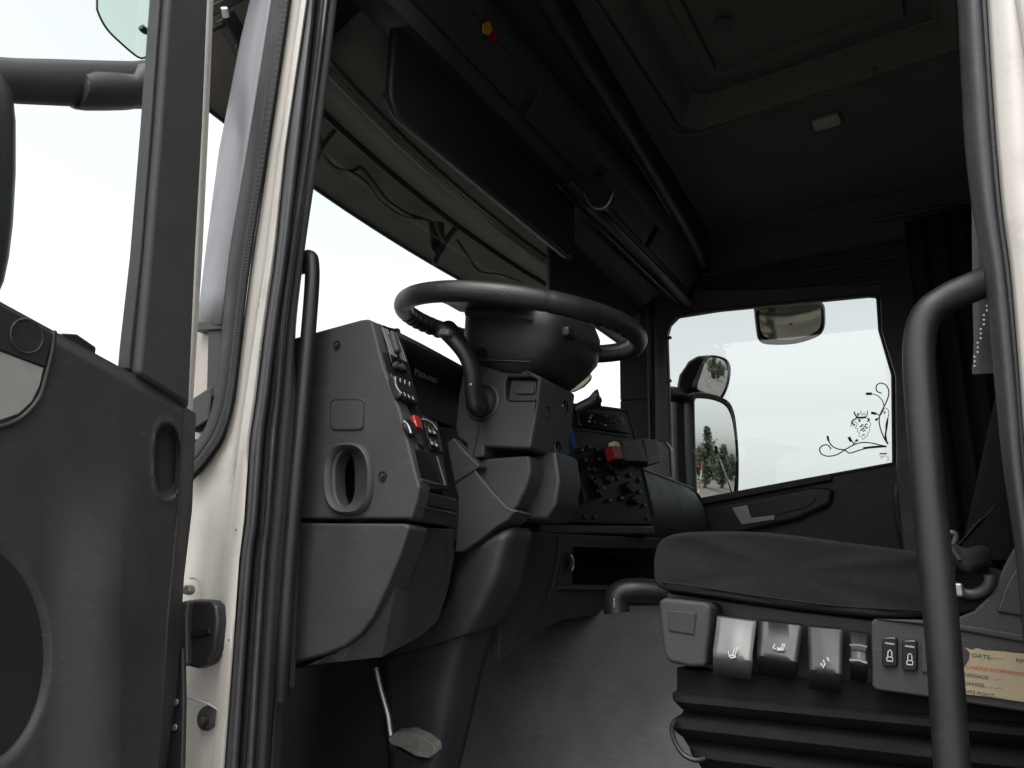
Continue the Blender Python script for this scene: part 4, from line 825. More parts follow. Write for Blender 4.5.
# clutch pedal
cp = thing('clutch_pedal', 'worn rubber foot pedal on a bare metal arm below the column', 'pedal', at(410, 760, 'y', 1.12))
tube('pedal_arm', [at(376, 668, 'y', 1.12), at(381, 690, 'y', 1.12), at(388, 715, 'y', 1.12), at(391, 735, 'y', 1.12), at(397, 745, 'y', 1.12)], 0.005, 'dull_metal', cp, 10, 4)
prism('pedal_pad', [at(a, b, 'y', 1.11) for a, b in [(387, 738), (395, 733), (410, 732), (424, 738), (434, 746), (436, 754), (428, 759), (416, 757), (400, 748), (390, 745)]], (0.0, 0.02, 0.006), 'worn_pedal', cp, 0.003)
prism('pedal_plate', [at(a, b, 'y', 1.125) for a, b in [(386, 742), (400, 750), (416, 759), (428, 761), (420, 765), (402, 760), (388, 750)]], (0.0, 0.02, 0.0), 'black_plastic', cp, 0.003)

# ================================================================== STEERING WHEEL
WC = V(-0.738, 1.254, 2.359); th, phi = 0.174, -0.211
WN = V(math.sin(th)*math.cos(phi), math.sin(th)*math.sin(phi), math.cos(th)); WX = (V(1, 0, 0)-WN*WN.x).normalized(); WY = WN.cross(WX)
def wp(x, y, z): return WC+WX*x+WY*y+WN*z
sw_ = thing('steering_wheel', 'black leather rimmed truck steering wheel with ribbed finger grips', 'steering wheel', WC)
RW = 0.235
rows = []
NT, NS = 240, 18
for i in range(NT):
    a = 2*math.pi*i/NT; deg = math.degrees(a) % 360
    grip = sstep(150, 158, deg)*(1-sstep(205, 213, deg)) + sstep(330, 336, deg)*(1-sstep(352, 358, deg)) + sstep(100, 106, deg)*(1-sstep(135, 142, deg))
    cdir = V(math.cos(a), math.sin(a), 0); r = []
    for k in range(NS):
        b = 2*math.pi*k/NS; rad = 0.0188
        inner = max(0, -math.cos(b))*0.7 + max(0, -math.sin(b))*0.9
        rad -= grip*0.0035*min(1, inner)*(0.5+0.5*math.cos(math.radians(deg)*58))
        for sdeg in (48, 132, 228, 312): rad -= 0.0012*math.exp(-((deg-sdeg)/0.7)**2)
        rr = RW+rad*math.cos(b)*0.95; r.append(wp(cdir.x*rr, cdir.y*rr, rad*1.05*math.sin(b)))
    rows.append(r)
rows.append(rows[0])
grid('rim', rows, 'leather', sw_, closed=True, ang=60)
def sqring(hx0, hx1, hy, z, p=4.0, n=36, tilt=None):
    tilt = (-0.30 if z < -0.07 else 0.0) if tilt is None else tilt
    out = []
    for k in range(n):
        a = 2*math.pi*k/n; c_, s_ = math.cos(a), math.sin(a)
        x = math.copysign(abs(c_)**(2/p), c_); y_ = math.copysign(abs(s_)**(2/p), s_)
        xx = (hx1 if x > 0 else -hx0)*abs(x); out.append(wp(xx, y_*hy, z+tilt*(xx-0.02)))
    return out
hub = grid('hub', [sqring(0.06, 0.08, 0.06, 0.030), sqring(0.085, 0.115, 0.10, 0.030), sqring(0.10, 0.135, 0.118, 0.018), sqring(0.074, 0.148, 0.122, -0.005), sqring(0.070, 0.150, 0.122, -0.03), sqring(0.068, 0.150, 0.120, -0.055), sqring(0.070, 0.130, 0.116, -0.072, tilt=-0.1), sqring(0.076, 0.092, 0.11, -0.096), sqring(0.08, 0.065, 0.095, -0.108), sqring(0.07, 0.05, 0.07, -0.115)], 'dark_plastic', sw_, closed=True, caps=True, ang=50)
grid('horn_pad', [sqring(0.075, 0.10, 0.085, 0.029), sqring(0.078, 0.103, 0.088, 0.036), sqring(0.06, 0.085, 0.06, 0.042), sqring(0.02, 0.03, 0.02, 0.044)], 'grey_plastic', sw_, closed=True, caps=True, ang=50)
for a0 in (90, 270):
    a = math.radians(a0); c_ = V(math.cos(a), math.sin(a), 0); s_ = V(-math.sin(a), math.cos(a), 0); rows = []
    for d_, wd_, z in ((0.08, 0.105, 0.012), (0.13, 0.10, 0.012), (0.18, 0.09, 0.006), (0.232, 0.085, 0.0)):
        ctr = c_*d_; rows.append([wp(*(ctr+s_*(wd_*math.cos(2*math.pi*k/14))+V(0, 0, z+0.011*math.sin(2*math.pi*k/14)))) for k in range(14)])
    grid('spoke', rows, 'dark_plastic', sw_, closed=True, caps=True, ang=60)
tube('hub_seam', [wp(-0.05, -0.112, -0.092), wp(-0.03, -0.113, -0.095), wp(0.05, -0.113, -0.094), wp(0.10, -0.105, -0.092)], 0.0018, 'black_plastic', hub, 6, 3)
disc('hub_recess', wp(0.0, -0.116, -0.083), (0.1, -1, -0.2), 0.011, 0.002, 'gloss_black', hub, 16, 0)
prism('pad_flap', [wp(-0.05, -0.119, -0.012), wp(0.0, -0.1215, -0.012), wp(0.05, -0.1215, -0.016), wp(0.10, -0.119, -0.02), wp(0.10, -0.119, -0.013), wp(0.03, -0.121, -0.002), wp(-0.05, -0.119, -0.004)], (0, -0.003, 0), 'grey_plastic', hub, 0.001)
rbox('wheel_button', wp(0.145, -0.065, -0.028), (0.02, 0.03, 0.02), 'black_plastic', sw_, bevel=0.006, seg=3)

# ================================================================== DRIVER SEAT
se = thing('driver_seat', 'driver seat with brown-grey fabric cushion, control levers and black bellows base', 'seat', (-0.15, 1.35, 1.35))
YP = 1.085
side = [(654.5, 574), (654, 560), (655.5, 549), (660, 541), (670, 536.5), (684, 534.5), (700, 533.5), (730, 533), (765, 534), (800, 538), (840, 543), (880, 548), (920, 553), (960, 560), (1010, 572), (1030, 590), (1010, 606), (965, 611), (920, 615), (880, 615), (840, 611), (800, 607), (760, 602), (720, 596), (690, 592), (670, 589.5), (660, 587), (656, 582)]
sp3 = [at(a, b, 'y', YP) for a, b in side]; cen = sum(sp3, Vector())/len(sp3); sp3 = [cen+V((p-cen).x*1.035, 0, (p-cen).z*1.13) for p in sp3]
rows = []
for dy, k in ((0.004, 0.70), (0.0, 0.90), (0.008, 0.97), (0.03, 0.99), (0.07, 1.0), (0.20, 0.97), (0.30, 0.97), (0.43, 1.0), (0.47, 0.99), (0.49, 0.93), (0.498, 0.80), (0.495, 0.5)):
    r = []
    for p in sp3:
        d_ = p-cen; q = cen+V(d_.x*(1-(1-k)*0.35), 0, d_.z*k)
        q.y = YP+dy; q.z += (-0.012*math.sin(math.pi*dy/0.5) if d_.z > 0 else 0); q.y += 0.0035*math.sin(q.x*46+q.z*30)*(1-dy/0.5) + 0.002*math.sin(q.x*97-q.z*60); r.append(q)
    rows.append(r)
cu_ = grid('cushion', rows, 'seat_fabric', se, closed=True, caps=True, sub=2)
tube('cushion_piping', [at(a, b, 'y', YP+0.0) for a, b in [(662, 582), (700, 587), (760, 596), (840, 606), (930, 611)]], 0.0014, 'seat_fabric', cu_, 8, 4)
# underframe between cushion and panel
pxprism('seat_frame', [(664, 590), (720, 598), (800, 609), (870, 617), (960, 614), (1040, 600), (1040, 690), (870, 690), (800, 690), (712, 672), (668, 660)], 'y', YP+0.045, 0.36, 'black_plastic', se, 0.006)
fb = pxprism('front_block', [(658, 600.5), (664, 598), (705, 602), (711, 606), (709, 630), (705, 667), (690, 667), (668, 662.5), (663, 652), (659, 620)], 'y', YP-0.012, 0.05, 'grey_plastic', se, 0.006, 3)
sqp = [at(a, b, 'y', YP-0.0125) for a, b in [(669, 610), (696, 613), (694, 634.5), (669, 630.5)]]
tube('insert_rim', [sqp[3], sqp[2], sqp[1]], 0.0012, 'grey_plastic', fb, 6)
prism('square_insert', sqp, (0, -0.002, 0), 'dark_plastic', fb, 0.001)
def lever(px_top, px_lip, px_bot, m, name, lab):
    (a, b), (c_, d_), (e, f) = px_top, px_lip, px_bot
    rows = [[at(lerp(a[0], b[0], k/8), lerp(a[1], b[1], k/8), 'y', YP+0.02) for k in range(9)],
            [at(lerp(a[0], b[0], k/8), lerp(a[1], b[1], k/8)+2, 'y', YP+0.004) for k in range(9)],
            [at(lerp(lerp(a[0], b[0], k/8), lerp(c_[0], d_[0], k/8), .5), lerp(lerp(a[1], b[1], k/8), lerp(c_[1], d_[1], k/8), .5), 'y', YP-0.006+0.003*abs(k/4-1)) for k in range(9)],
            [at(lerp(c_[0], d_[0], k/8), lerp(c_[1], d_[1], k/8)-5, 'y', YP-0.022+0.003*abs(k/4-1)) for k in range(9)],
            [at(lerp(c_[0], d_[0], k/8), lerp(c_[1], d_[1], k/8), 'y', YP-0.022) for k in range(9)],
            [at(lerp(c_[0], d_[0], k/8), lerp(c_[1], d_[1], k/8)+4, 'y', YP-0.017) for k in range(9)],
            [at(lerp(e[0], f[0], k/8), lerp(e[1], f[1], k/8), 'y', YP+0.004) for k in range(9)]]
    return grid(name, rows, m, se, solid=0.006, ang=60, label=lab)
l1 = lever(((717, 615), (756, 620)), ((713, 655), (752, 661)), ((713, 674), (751, 680)), 'worn_grey', 'control_lever', 'worn silver grey lever nearest the front of the seat')
l2 = lever(((759, 619), (803, 624)), ((757, 655), (798, 662)), ((758, 674), (796, 680)), 'black_plastic', 'control_lever', 'black lever with a pale seat symbol')
l3 = lever(((808, 625), (843, 628)), ((809, 669), (842, 674)), ((808, 689), (841, 693)), 'dark_plastic', 'control_lever', 'long dark grey lever with a pale symbol')
l4 = lever(((850, 630), (868, 633)), ((850, 662), (867, 664)), ((850, 680), (867, 683)), 'black_plastic', 'control_lever', 'narrow black lever with two bright edges')
tube('chrome_edge', [at(850, 645, 'y', YP-0.012), at(859, 645, 'y', YP-0.014), at(867, 647, 'y', YP-0.012)], 0.0016, 'dull_metal', l4, 6)
tube('chrome_edge', [at(850, 660, 'y', YP-0.021), at(859, 660, 'y', YP-0.0225), at(867, 663, 'y', YP-0.021)], 0.0022, 'dull_metal', l4, 6)
def icon(lines, parent, m, yo=-0.0265, r=0.0009):
    for L_ in lines: tube('seat_symbol', [at(a, b, 'y', YP+yo) for a, b in L_], r, m, parent, 6)
icon([[(735, 648), (733, 655)], [(728, 651), (729, 655), (735, 656), (737, 649), (738, 647)], [(729, 656), (731, 658), (736, 657)]], l1, 'icon_white', -0.024)
icon([[(776, 649), (773, 648), (775, 644)], [(777, 650), (783, 650), (785, 644), (783, 644), (781, 649), (777, 648)]], l2, 'icon_white', -0.022)
icon([[(823, 660), (825, 664), (823, 668)], [(827, 657), (829, 661)], [(821, 663), (822, 666)]], l3, 'icon_white', -0.024)
# side console of the seat
pan = [(871, 622), (875, 618.5), (929, 625), (951, 620), (974, 611), (989, 596), (998, 580), (1006, 562), (1030, 520), (1060, 500), (1060, 718), (1024, 712), (940, 699), (876, 690), (872, 686)]
sp_ = pxprism('side_console', pan, 'y', YP-0.012, 0.06, 'grey_plastic', se, 0.006, 3)
pxprism('console_ledge', [(874, 619), (929, 626), (975, 634), (1060, 650), (1060, 640), (975, 626), (930, 620)], 'y', YP-0.016, 0.02, 'grey_plastic', sp_, 0.004)
pxprism('console_hollow', [(996, 612), (1004, 588), (1014, 570), (1030, 556), (1050, 556), (1050, 622)], 'y', YP-0.016, 0.01, 'dark_plastic', sp_, 0.003)
for (x0, y0, x1, y1) in ((882, 637, 897.5, 667), (902, 640, 917.5, 671)):
    q = rrect(x0, y0, x1, y1, 3.5); ro = pxprism('rocker_switch', q, 'y', YP-0.018, 0.01, 'gloss_black', sp_, 0.002)
    xm = (x0+x1)/2; ym = (y0+y1)/2
    tube('switch_light', [at(x0+3, y0+6, 'y', YP-0.019), at(x1-3, y0+7.5, 'y', YP-0.019)], 0.0011, 'icon_grey', ro, 6)
    tube('seat_symbol', [at(xm+a, ym+b, 'y', YP-0.0192) for a, b in ((-2.4, 9), (2.8, 9.5), (3.2, 6.5), (2.2, 5.5), (2, 0), (0.5, -2), (-1.5, -1), (-2, 5), (-3, 6), (-2.6, 9))], 0.0006, 'icon_white', ro, 6)
    tube('seat_symbol', [at(xm-1.5, ym+5, 'y', YP-0.0192), at(xm+1.5, ym+5.3, 'y', YP-0.0192)], 0.0006, 'icon_white', ro, 6)
pxprism('blank_switch', rrect(921, 643, 936, 673, 3), 'y', YP-0.0155, 0.01, 'grey_plastic', sp_, 0.002)
# bellows under the seat
bz = []
def bellrow(pyl, left, depth, z_only=None):
    p = at(left, pyl, 'y', YP+depth); return p
rows = []
spec = [(668, 676, 0.030), (690, 676, 0.020), (694, 671, 0.005), (700, 672, 0.002), (706, 677, 0.012), (711, 683, 0.03), (715, 680, 0.02), (720, 672, 0.002), (726, 671, 0.0), (732, 674, 0.008), (738, 682, 0.03), (742, 684, 0.022), (748, 688, 0.008), (755, 690, 0.006), (762, 696, 0.02), (772, 702, 0.035), (785, 704, 0.03), (850, 708, 0.03)]
for py, lx, dep in spec:
    p = at(lx-5, py, 'y', YP+dep); x0 = p.x; x1 = 0.20-dep; y0 = YP+dep; y1 = 1.58-dep; z0 = p.z; rr_ = 0.03
    ring = []
    for (cx, cy, a0) in ((x1-rr_, y0+rr_, -90), (x1-rr_, y1-rr_, 0), (x0+rr_, y1-rr_, 90), (x0+rr_, y0+rr_, 180)):
        for k in range(7):
            a = math.radians(a0+90*k/6); ring.append(V(cx+rr_*math.cos(a), cy+rr_*math.sin(a), z0 - 0.006*math.sin(math.pi*max(0, min(1, (cx-x0)/(x1-x0))))))
    rows.append(ring)
grid('bellows', rows, 'bellows_rubber', se, closed=True, caps=True, ang=40)
rbox('seat_base', (-0.10, 1.34, 1.46), (0.50, 0.44, 0.24), 'dark_plastic', se, bevel=0.01)
tube('air_hose', [at(a, b, 'y', YP-0.004) for a, b in [(676, 720), (672, 728), (675, 742), (684, 755), (696, 760), (706, 758)]], 0.0035, 'black_plastic', se, 8, 5)
# backrest
rows = []
for k in range(15):
    t = k/14; zc = lerp(1.92, 2.75, t); xc = 0.13+0.16*t; hw = lerp(0.26, 0.20, t) if t < 0.75 else lerp(0.215, 0.12, (t-0.75)/0.25)
    dp_ = lerp(0.085, 0.055, t); r = []
    for q in range(24):
        a = 2*math.pi*q/24; c_, s_ = math.cos(a), math.sin(a)
        r.append(V(xc+math.copysign(abs(c_)**0.7, c_)*dp_, 1.345+math.copysign(abs(s_)**0.6, s_)*hw, zc - 0.05*c_*0))
    rows.append(r)
grid('backrest', rows, 'dark_fabric', se, closed=True, caps=True, ang=80)
# recliner collar, buckle and belt at the cushion's rear corner
rc = at(969, 577, 'y', 1.075)
tube('recliner_ring', [rc+V(0.0215*math.cos(a*0.4), 0.004*math.sin(a*0.7), 0.0195*math.sin(a*0.4)) for a in range(6, 17)], 0.0065, 'seal_grey', se, 10, 3)
rbox('buckle', at(958, 590, 'y', 1.072), (0.012, 0.014, 0.016), 'dull_metal', se, bevel=0.003)
sb = thing('seat_belt', 'black seat belt strap bunched at the rear corner of the driver cushion', 'seat belt', at(970, 580, 'y', 1.10))
def strapm(name, P, wv, m, parent, th=0.002):
    P = smoothpath(P, 5); w2 = Vector(wv); return grid(name, [[p-w2, p-w2*0.33+V(0, -0.002, 0), p+w2*0.33+V(0, -0.002, 0), p+w2] for p in P], m, parent, solid=th, ang=60)
strapm('belt_strap', [at(948, 553, 'y', 1.085), at(958, 557, 'y', 1.075), at(968, 560, 'y', 1.068), at(982, 557, 'y', 1.08), at(992, 560, 'y', 1.10)], (0.0, 0.003, 0.014), 'dark_fabric', sb)
strapm('belt_strap', [at(955, 549, 'y', 1.12), at(966, 538, 'y', 1.13), at(978, 525, 'y', 1.15), at(992, 510, 'y', 1.16)], (0.007, 0.003, 0.010), 'dark_fabric', sb)
tube('belt_loop', [at(944, 548, 'y', 1.2), at(950, 533, 'y', 1.2), at(956, 536, 'y', 1.2), at(953, 546, 'y', 1.2)], 0.004, 'seal_grey', sb, 8, 4)
tube('belt_wire', [at(960, 560, 'y', 1.07), at(953, 550, 'y', 1.07), at(948, 545, 'y', 1.07)], 0.003, 'grey_plastic', sb, 8, 3)
# belt hanging at the rear pillar
hbk = thing('hanging_belt', 'grey woven belt end with dotted stitching hanging by the rear pillar', 'belt', at(982, 375, 'y', 1.0))
strip('belt_web', [(972, 200), (973, 300), (974, 340), (973, 367)], [(1005, 200), (1003, 300), (1003, 340), (1006, 367)], 4, 0.98, 1.0, 'belt_grey', 0.004, 0.002, parent=hbk)
strip('belt_hem', [(973, 365), (973, 370), (973.5, 374)], [(1006, 364), (1006, 369), (1006, 373)], 4, 0.975, 0.995, 'belt_grey', 0.004, 0.004, parent=hbk)
for k in range(14):
    t = k/13; disc('stitch', at(lerp(986, 972.5, t)+1.2*math.sin(k*2.1)+1, lerp(306, 366, t), 'y', 0.974), (0, -1, 0), 0.0011, 0.001, 'icon_white', hbk, 6, 0)
# torn service label on the console
lb = thing('service_label', 'torn yellowed paper service label with red and black French print on seat side', 'label', at(990, 690, 'y', YP-0.0175))
lpx = [(965, 647.5), (972, 650), (977, 648), (985, 650.5), (1005, 651.5), (1010, 652.5), (1040, 655), (1060, 657), (1060, 711), (1024, 702), (990, 697), (962, 694), (964, 688), (961.5, 680), (964, 668), (969, 660), (970, 653)]
pxprism('label_paper', lpx, 'y', YP-0.0165, 0.0004, 'paper', lb, 0)
lr = (at(1024, 672, 'y', YP-0.0169)-at(964, 664, 'y', YP-0.0169)).normalized(); lu = V(0, 0, 1)
def ltext(s, px, py, size, m, **k): text('print', s, at(px, py, 'y', YP-0.0169), lr, lu, size, m, lb, ext=0.0001, **k)
ltext('DATE', 972, 657, 0.0062, 'ink_black', sx=1.15)
ltext('KM.', 1016, 662, 0.0062, 'ink_black', sx=1.0)
ltext('CHAINE INTERVENTION au SE', 966, 668.5, 0.0062, 'ink_red', shear=0.2, sx=0.92)
ltext('RAISSAGE', 963.5, 676, 0.0056, 'ink_black', sx=1.0)
ltext('DANGE', 963.5, 684.5, 0.0056, 'ink_black', sx=1.05)
ltext('OITE POINT', 963, 693, 0.0056, 'ink_black', sx=1.0)
for a, b, n in ((985, 656.5, 6), (992, 678, 4), (984, 686, 6), (988, 695, 6)):
    tube('pencil_mark', [at(a+4*i, b+0.35*i+(1.2 if i % 2 else -0.6), 'y', YP-0.0169) for i in range(n)], 0.00035, 'ink_grey', lb, 5)

# ================================================================== PASSENGER DOOR, its window and decal
YW = 3.05
pd = thing('passenger_door', 'closed dark passenger door with large tinted window and corner decal', 'door', (-0.6, YW, 1.4))
PGN = V(math.sin(math.radians(6)), -1, -math.sin(math.radians(6.5))).normalized(); PG0 = V(-0.55, 3.06, 2.6)
def wq(px, py, y=YW): return atp(px, py, PG0-PGN*(y-YW), PGN)
win = [(690, 313), (700, 311.3), (780, 303.5), (868, 295), (875, 295.5), (878, 299), (880, 330), (893, 375), (894, 462), (893, 464), (800, 481), (690, 501.5), (674, 504), (671, 500), (666, 335), (669, 324), (677, 316)]
outer = [(655, 290), (780, 288), (890, 280), (915, 300), (925, 480), (935, 640), (690, 650), (655, 560)]
plate('door_panel', [wq(*p) for p in outer], [[wq(*p) for p in win]], (0, 0.04, 0), 'dark_plastic', pd, 0.006, 3)
obj('window_glass', [wq(a, b, YW+0.03) for a, b in [(660, 300), (890, 285), (900, 475), (660, 510)]], [[0, 1, 2, 3]], 'window_glass', pd)
prism('outer_skin', [wq(a, b, YW+0.06) for a, b in [(655, 512), (800, 486), (905, 468), (925, 480), (940, 760), (670, 760)]], (0, 0.02, 0), 'white_paint', pd, 0.005)
tube('window_seal', [wq(a, b, YW+0.002) for a, b in win], 0.007, 'rubber', pd, 8, closed=True)
prism('sill_strip', [wq(690, 501, YW-0.004), wq(833, 474.5, YW-0.004), wq(833, 481, YW-0.004), wq(690, 508, YW-0.004)], (0, -0.03, 0), 'grey_plastic', pd, 0.004)
prism('armrest', [wq(692, 512, YW-0.01), wq(815, 488, YW-0.01), wq(835, 490, YW-0.01), wq(832, 505, YW-0.01), wq(800, 520, YW-0.01), wq(735, 535, YW-0.01), wq(692, 545, YW-0.01)], (0, -0.04, 0), 'dark_plastic', pd, 0.012, 3)
hdl = prism('inner_handle', [wq(732, 508, YW-0.052), wq(748, 505, YW-0.052), wq(752, 518, YW-0.052), wq(775, 515, YW-0.052), wq(775, 520, YW-0.052), wq(742, 525, YW-0.052)], (0, -0.008, 0), 'silver_plastic', pd, 0.003)
prism('handle_bezel', [wq(749, 505, YW-0.051), wq(812, 495, YW-0.051), wq(816, 500, YW-0.051), wq(806, 508, YW-0.051), wq(770, 516, YW-0.051), wq(752, 519, YW-0.051)], (0, -0.004, 0), 'black_plastic', pd, 0.002)
tube('pull_handle', [wq(908, 570, YW-0.05), wq(899, 520, YW-0.06), wq(897, 490, YW-0.06), wq(903, 478, YW-0.05), wq(915, 476, YW-0.03)], 0.012, 'dark_plastic', pd, 12, 5)
# small clips on the far edge of the glass
for y in (338, 381):
    rbox('window_clip', wq(668, y, YW-0.004), (0.03, 0.012, 0.012), 'black_plastic', pd, bevel=0.002)
# decal: tendrils and a crowned griffin head
YG = YW+0.0285
dc = obj('window_decal', [wq(892, 461, YG), wq(891, 461, YG), wq(891.5, 460, YG)], [[0, 1, 2]], 'decal_dark', pd)
def zq(x, y): return wq(800+x/6.982, 370+y/6.982, YG)
def vine(P, r, m='decal_dark', n=6): tube('tendril', [zq(*p) for p in P], r, m, dc, 6, n, flat=0.4, side=(0, 0, 1))
vine([(605, 533), (560, 525), (500, 510), (430, 507), (370, 525), (315, 557), (260, 590), (200, 602), (155, 590), (137, 560), (150, 532), (185, 522), (208, 538), (215, 555)], 0.0022)
vine([(605, 535), (540, 540), (460, 548), (400, 565), (350, 580), (325, 568), (318, 556), (360, 530)], 0.0022)
vine([(318, 556), (270, 553), (230, 535), (205, 505), (196, 480)], 0.0022)
vine([(380, 520), (365, 500), (350, 480)], 0.002); vine([(370, 520), (390, 500), (402, 488)], 0.0016)
vine([(440, 545), (520, 535), (600, 533)], 0.003)
vine([(613, 518), (590, 480), (565, 420), (553, 360), (560, 310), (587, 255), (612, 200), (620, 150), (600, 105), (560, 92), (533, 112), (538, 148), (570, 163)], 0.0022)
vine([(612, 518), (600, 450), (600, 380), (615, 330), (620, 290), (600, 265), (585, 275), (565, 315)], 0.0022)
vine([(587, 255), (575, 215), (550, 185), (520, 170), (490, 166)], 0.0022)
vine([(558, 322), (540, 308), (515, 302)], 0.002); vine([(555, 330), (540, 340), (528, 352)], 0.0016)
vine([(614, 515), (596, 470), (607, 390), (612, 340)], 0.003)
vine([(600, 300), (585, 290), (590, 310)], 0.0016)
for P, r in (([(192, 460), (199, 494)], .0055), ([(340, 468), (358, 500)], .0055), ([(388, 498), (404, 486)], .004), ([(460, 166), (502, 166)], .005), ([(496, 298), (532, 306)], .005), ([(526, 352), (542, 340)], .004)):
    tube('bud', [zq(*p) for p in P], r, 'decal_dark', dc, 8, 2, flat=0.4, side=(0, 0, 1))
def emb(P, r=0.0026): tube('emblem_line', [zq(*p) for p in P], r, 'decal_grey', dc, 6, 4, flat=0.4, side=(0, 0, 1))
emb([(378, 290), (395, 325), (460, 328), (470, 285)], .003); emb([(388, 330), (425, 333), (462, 330)], .004); emb([(400, 320), (405, 300), (412, 318), (425, 288), (435, 318), (448, 300), (455, 322)], .0025)
emb([(395, 340), (370, 350), (362, 372), (385, 385), (352, 390), (378, 362), (400, 375), (392, 395), (385, 405), (402, 410), (400, 430), (415, 440), (412, 462), (430, 470), (440, 485), (455, 470), (470, 462), (475, 440), (488, 420), (482, 400), (494, 380), (484, 360), (490, 345), (470, 335)])
emb([(405, 345), (420, 352), (410, 362)]); emb([(470, 335), (480, 350), (468, 360)])
for a, b in ((425, 395), (440, 410), (452, 395), (435, 385), (448, 425), (465, 405), (428, 420), (462, 380), (444, 455)):
    emb([(a-8, b+6), (a, b-4), (a+9, b+2)], .002)
for k, (x0, x1, y) in enumerate(((556, 606, 583), (552, 600, 600), (560, 580, 612))):
    tube('maker_mark', [zq(x0, y), zq((x0+x1)/2, y+2), zq(x1, y)], 0.0026 if k == 0 else 0.0010, 'decal_dark' if k == 0 else 'decal_grey', dc, 6)
emb([(612, 600), (616, 620), (612, 635)], .0012)

# ================================================================== PASSENGER SIDE MIRRORS
pm = thing('passenger_mirror', 'twin passenger side mirrors, small wide-angle over tall main glass, outside the far window', 'mirror', (-1.0, 3.25, 2.2))
MC = at(714, 450, 'y', 3.30)
RD = V(0.99, 0.12, 0.035).normalized(); din = (MC-CAM).normalized(); MN = (RD-din).normalized()
def mirrorset(cx, cy, C0, N, Rc, outline, hn, gn, depth, grow=1.0, back=0.10, smooth_k=1.0):
    # housing: outline swept backwards; glass: convex patch
    P = [atp(a, b, C0, N) for a, b in outline]; c_ = sum(P, Vector())/len(P)
    rows = [[c_+(p-c_)*1.00+N*0.004 for p in P], [c_+(p-c_)*1.08+N*0.008 for p in P], [c_+(p-c_)*1.12-N*0.01 for p in P], [c_+(p-c_)*1.10-N*back*0.5 for p in P], [c_+(p-c_)*0.9-N*back*0.85 for p in P], [c_+(p-c_)*0.5-N*back for p in P]]
    h_ = grid(hn, rows, 'dark_plastic', pm, closed=True, caps=False, ang=60)
    # glass as concentric rings on a sphere
    rings = []
    for k in (1.0, 0.85, 0.65, 0.45, 0.25, 0.08):
        ring = []
        for p in P:
            q = c_+(p-c_)*k; d2 = (q-c_).length_squared; ring.append(q+N*(0.0+(-d2/(2*Rc))+0.004))
        rings.append(ring)
    g_ = grid(gn, rings, 'mirror', h_, closed=True, caps=False, ang=180)
    # exact sphere normals come from smooth shading; close the middle
    return h_
main = smoothpath([V(a, b, 0) for a, b in [(694, 402), (697, 398), (712, 399), (725, 404), (731, 413), (734, 430), (736, 460), (735, 496), (733, 499), (712, 501), (699, 502), (697, 498), (695, 450), (694, 402)]], 3)[:-1]
mirrorset(0, 0, MC, MN, 3.2, [(p.x, p.y) for p in main], 'main_housing', 'mirror_glass', 0.1)
WCn = at(709, 376, 'y', 3.30); RD2 = V(0.98, 0.10, -0.10).normalized(); N2 = (RD2-(WCn-CAM).normalized()).normalized()
wide = smoothpath([V(a, b, 0) for a, b in [(704, 364), (708, 358.5), (716, 357.5), (725, 361), (728.5, 370), (726, 386), (720, 398), (715, 399), (706, 393), (697, 388), (700, 376), (704, 364)]], 3)[:-1]
wh = mirrorset(0, 0, WCn, N2, 1.0, [(p.x, p.y) for p in wide], 'upper_housing', 'mirror_glass', 0.1, back=0.16)
prism('upper_shell', [at(a, b, 'y', 3.26) for a, b in [(676, 388), (679, 374), (688, 361), (697, 355), (708, 354), (702, 366), (696, 384), (694, 392), (684, 393)]], (-0.03, 0.12, 0), 'black_plastic', pm, 0.02, 3)
prism('mirror_post', [at(a, b, 'y', 3.26) for a, b in [(673, 398), (682, 392), (697, 398), (696, 450), (699, 505), (676, 505), (674, 450)]], (-0.05, 0.07, 0), 'dark_plastic', pm, 0.02, 3)
tube('mirror_arm', [at(655, 398, 'y', 3.14), at(668, 394, 'y', 3.18), at(682, 396, 'y', 3.26)], 0.035, 'black_plastic', pm, 14, 3)
prism('neck', [at(a, b, 'y', 3.27) for a, b in [(686, 384), (697, 386), (696, 404), (686, 402)]], (0, 0.05, 0), 'black_plastic', pm, 0.01)
# kerb mirror hanging over the far window
km = thing('kerb_mirror', 'small dark oblong kerb mirror hanging outside the top of the passenger window', 'mirror', at(788, 305, 'y', 3.3))
KN = V(0.05, -0.58, -0.81).normalized(); KC = at(790, 326, 'y', 3.30)
ko = smoothpath([V(a, b, 0) for a, b in [(755, 311), (768, 307), (790, 306), (812, 304), (822, 306), (824, 315), (823, 330), (815, 337), (795, 343), (772, 344), (760, 341), (757, 330), (755, 311)]], 3)[:-1]
KP = [atp(p.x, p.y, KC, KN) for p in ko]; kc_ = sum(KP, Vector())/len(KP)
kh = grid('kerb_housing', [[kc_+(p-kc_)*0.95+KN*0.0 for p in KP], [kc_+(p-kc_)*1.0+KN*0.006 for p in KP], [kc_+(p-kc_)*1.04-KN*0.01 for p in KP], [kc_+(p-kc_)*0.95-KN*0.05 for p in KP], [kc_+(p-kc_)*0.5-KN*0.08 for p in KP]], 'black_plastic', km, closed=True, ang=60)
rings = []
for k in (0.96, 0.8, 0.6, 0.4, 0.2, 0.05): rings.append([kc_+(p-kc_)*k+KN*(0.002-((p-kc_)*k).length_squared/(2*0.6)) for p in KP])
grid('mirror_glass', rings, 'mirror_reflection_tint', kh, closed=True, ang=180)
prism('kerb_mount', [at(a, b, 'y', 3.28) for a, b in [(776, 290), (800, 288), (800, 310), (777, 311)]], (0, 0.05, 0), 'black_plastic', km, 0.008)

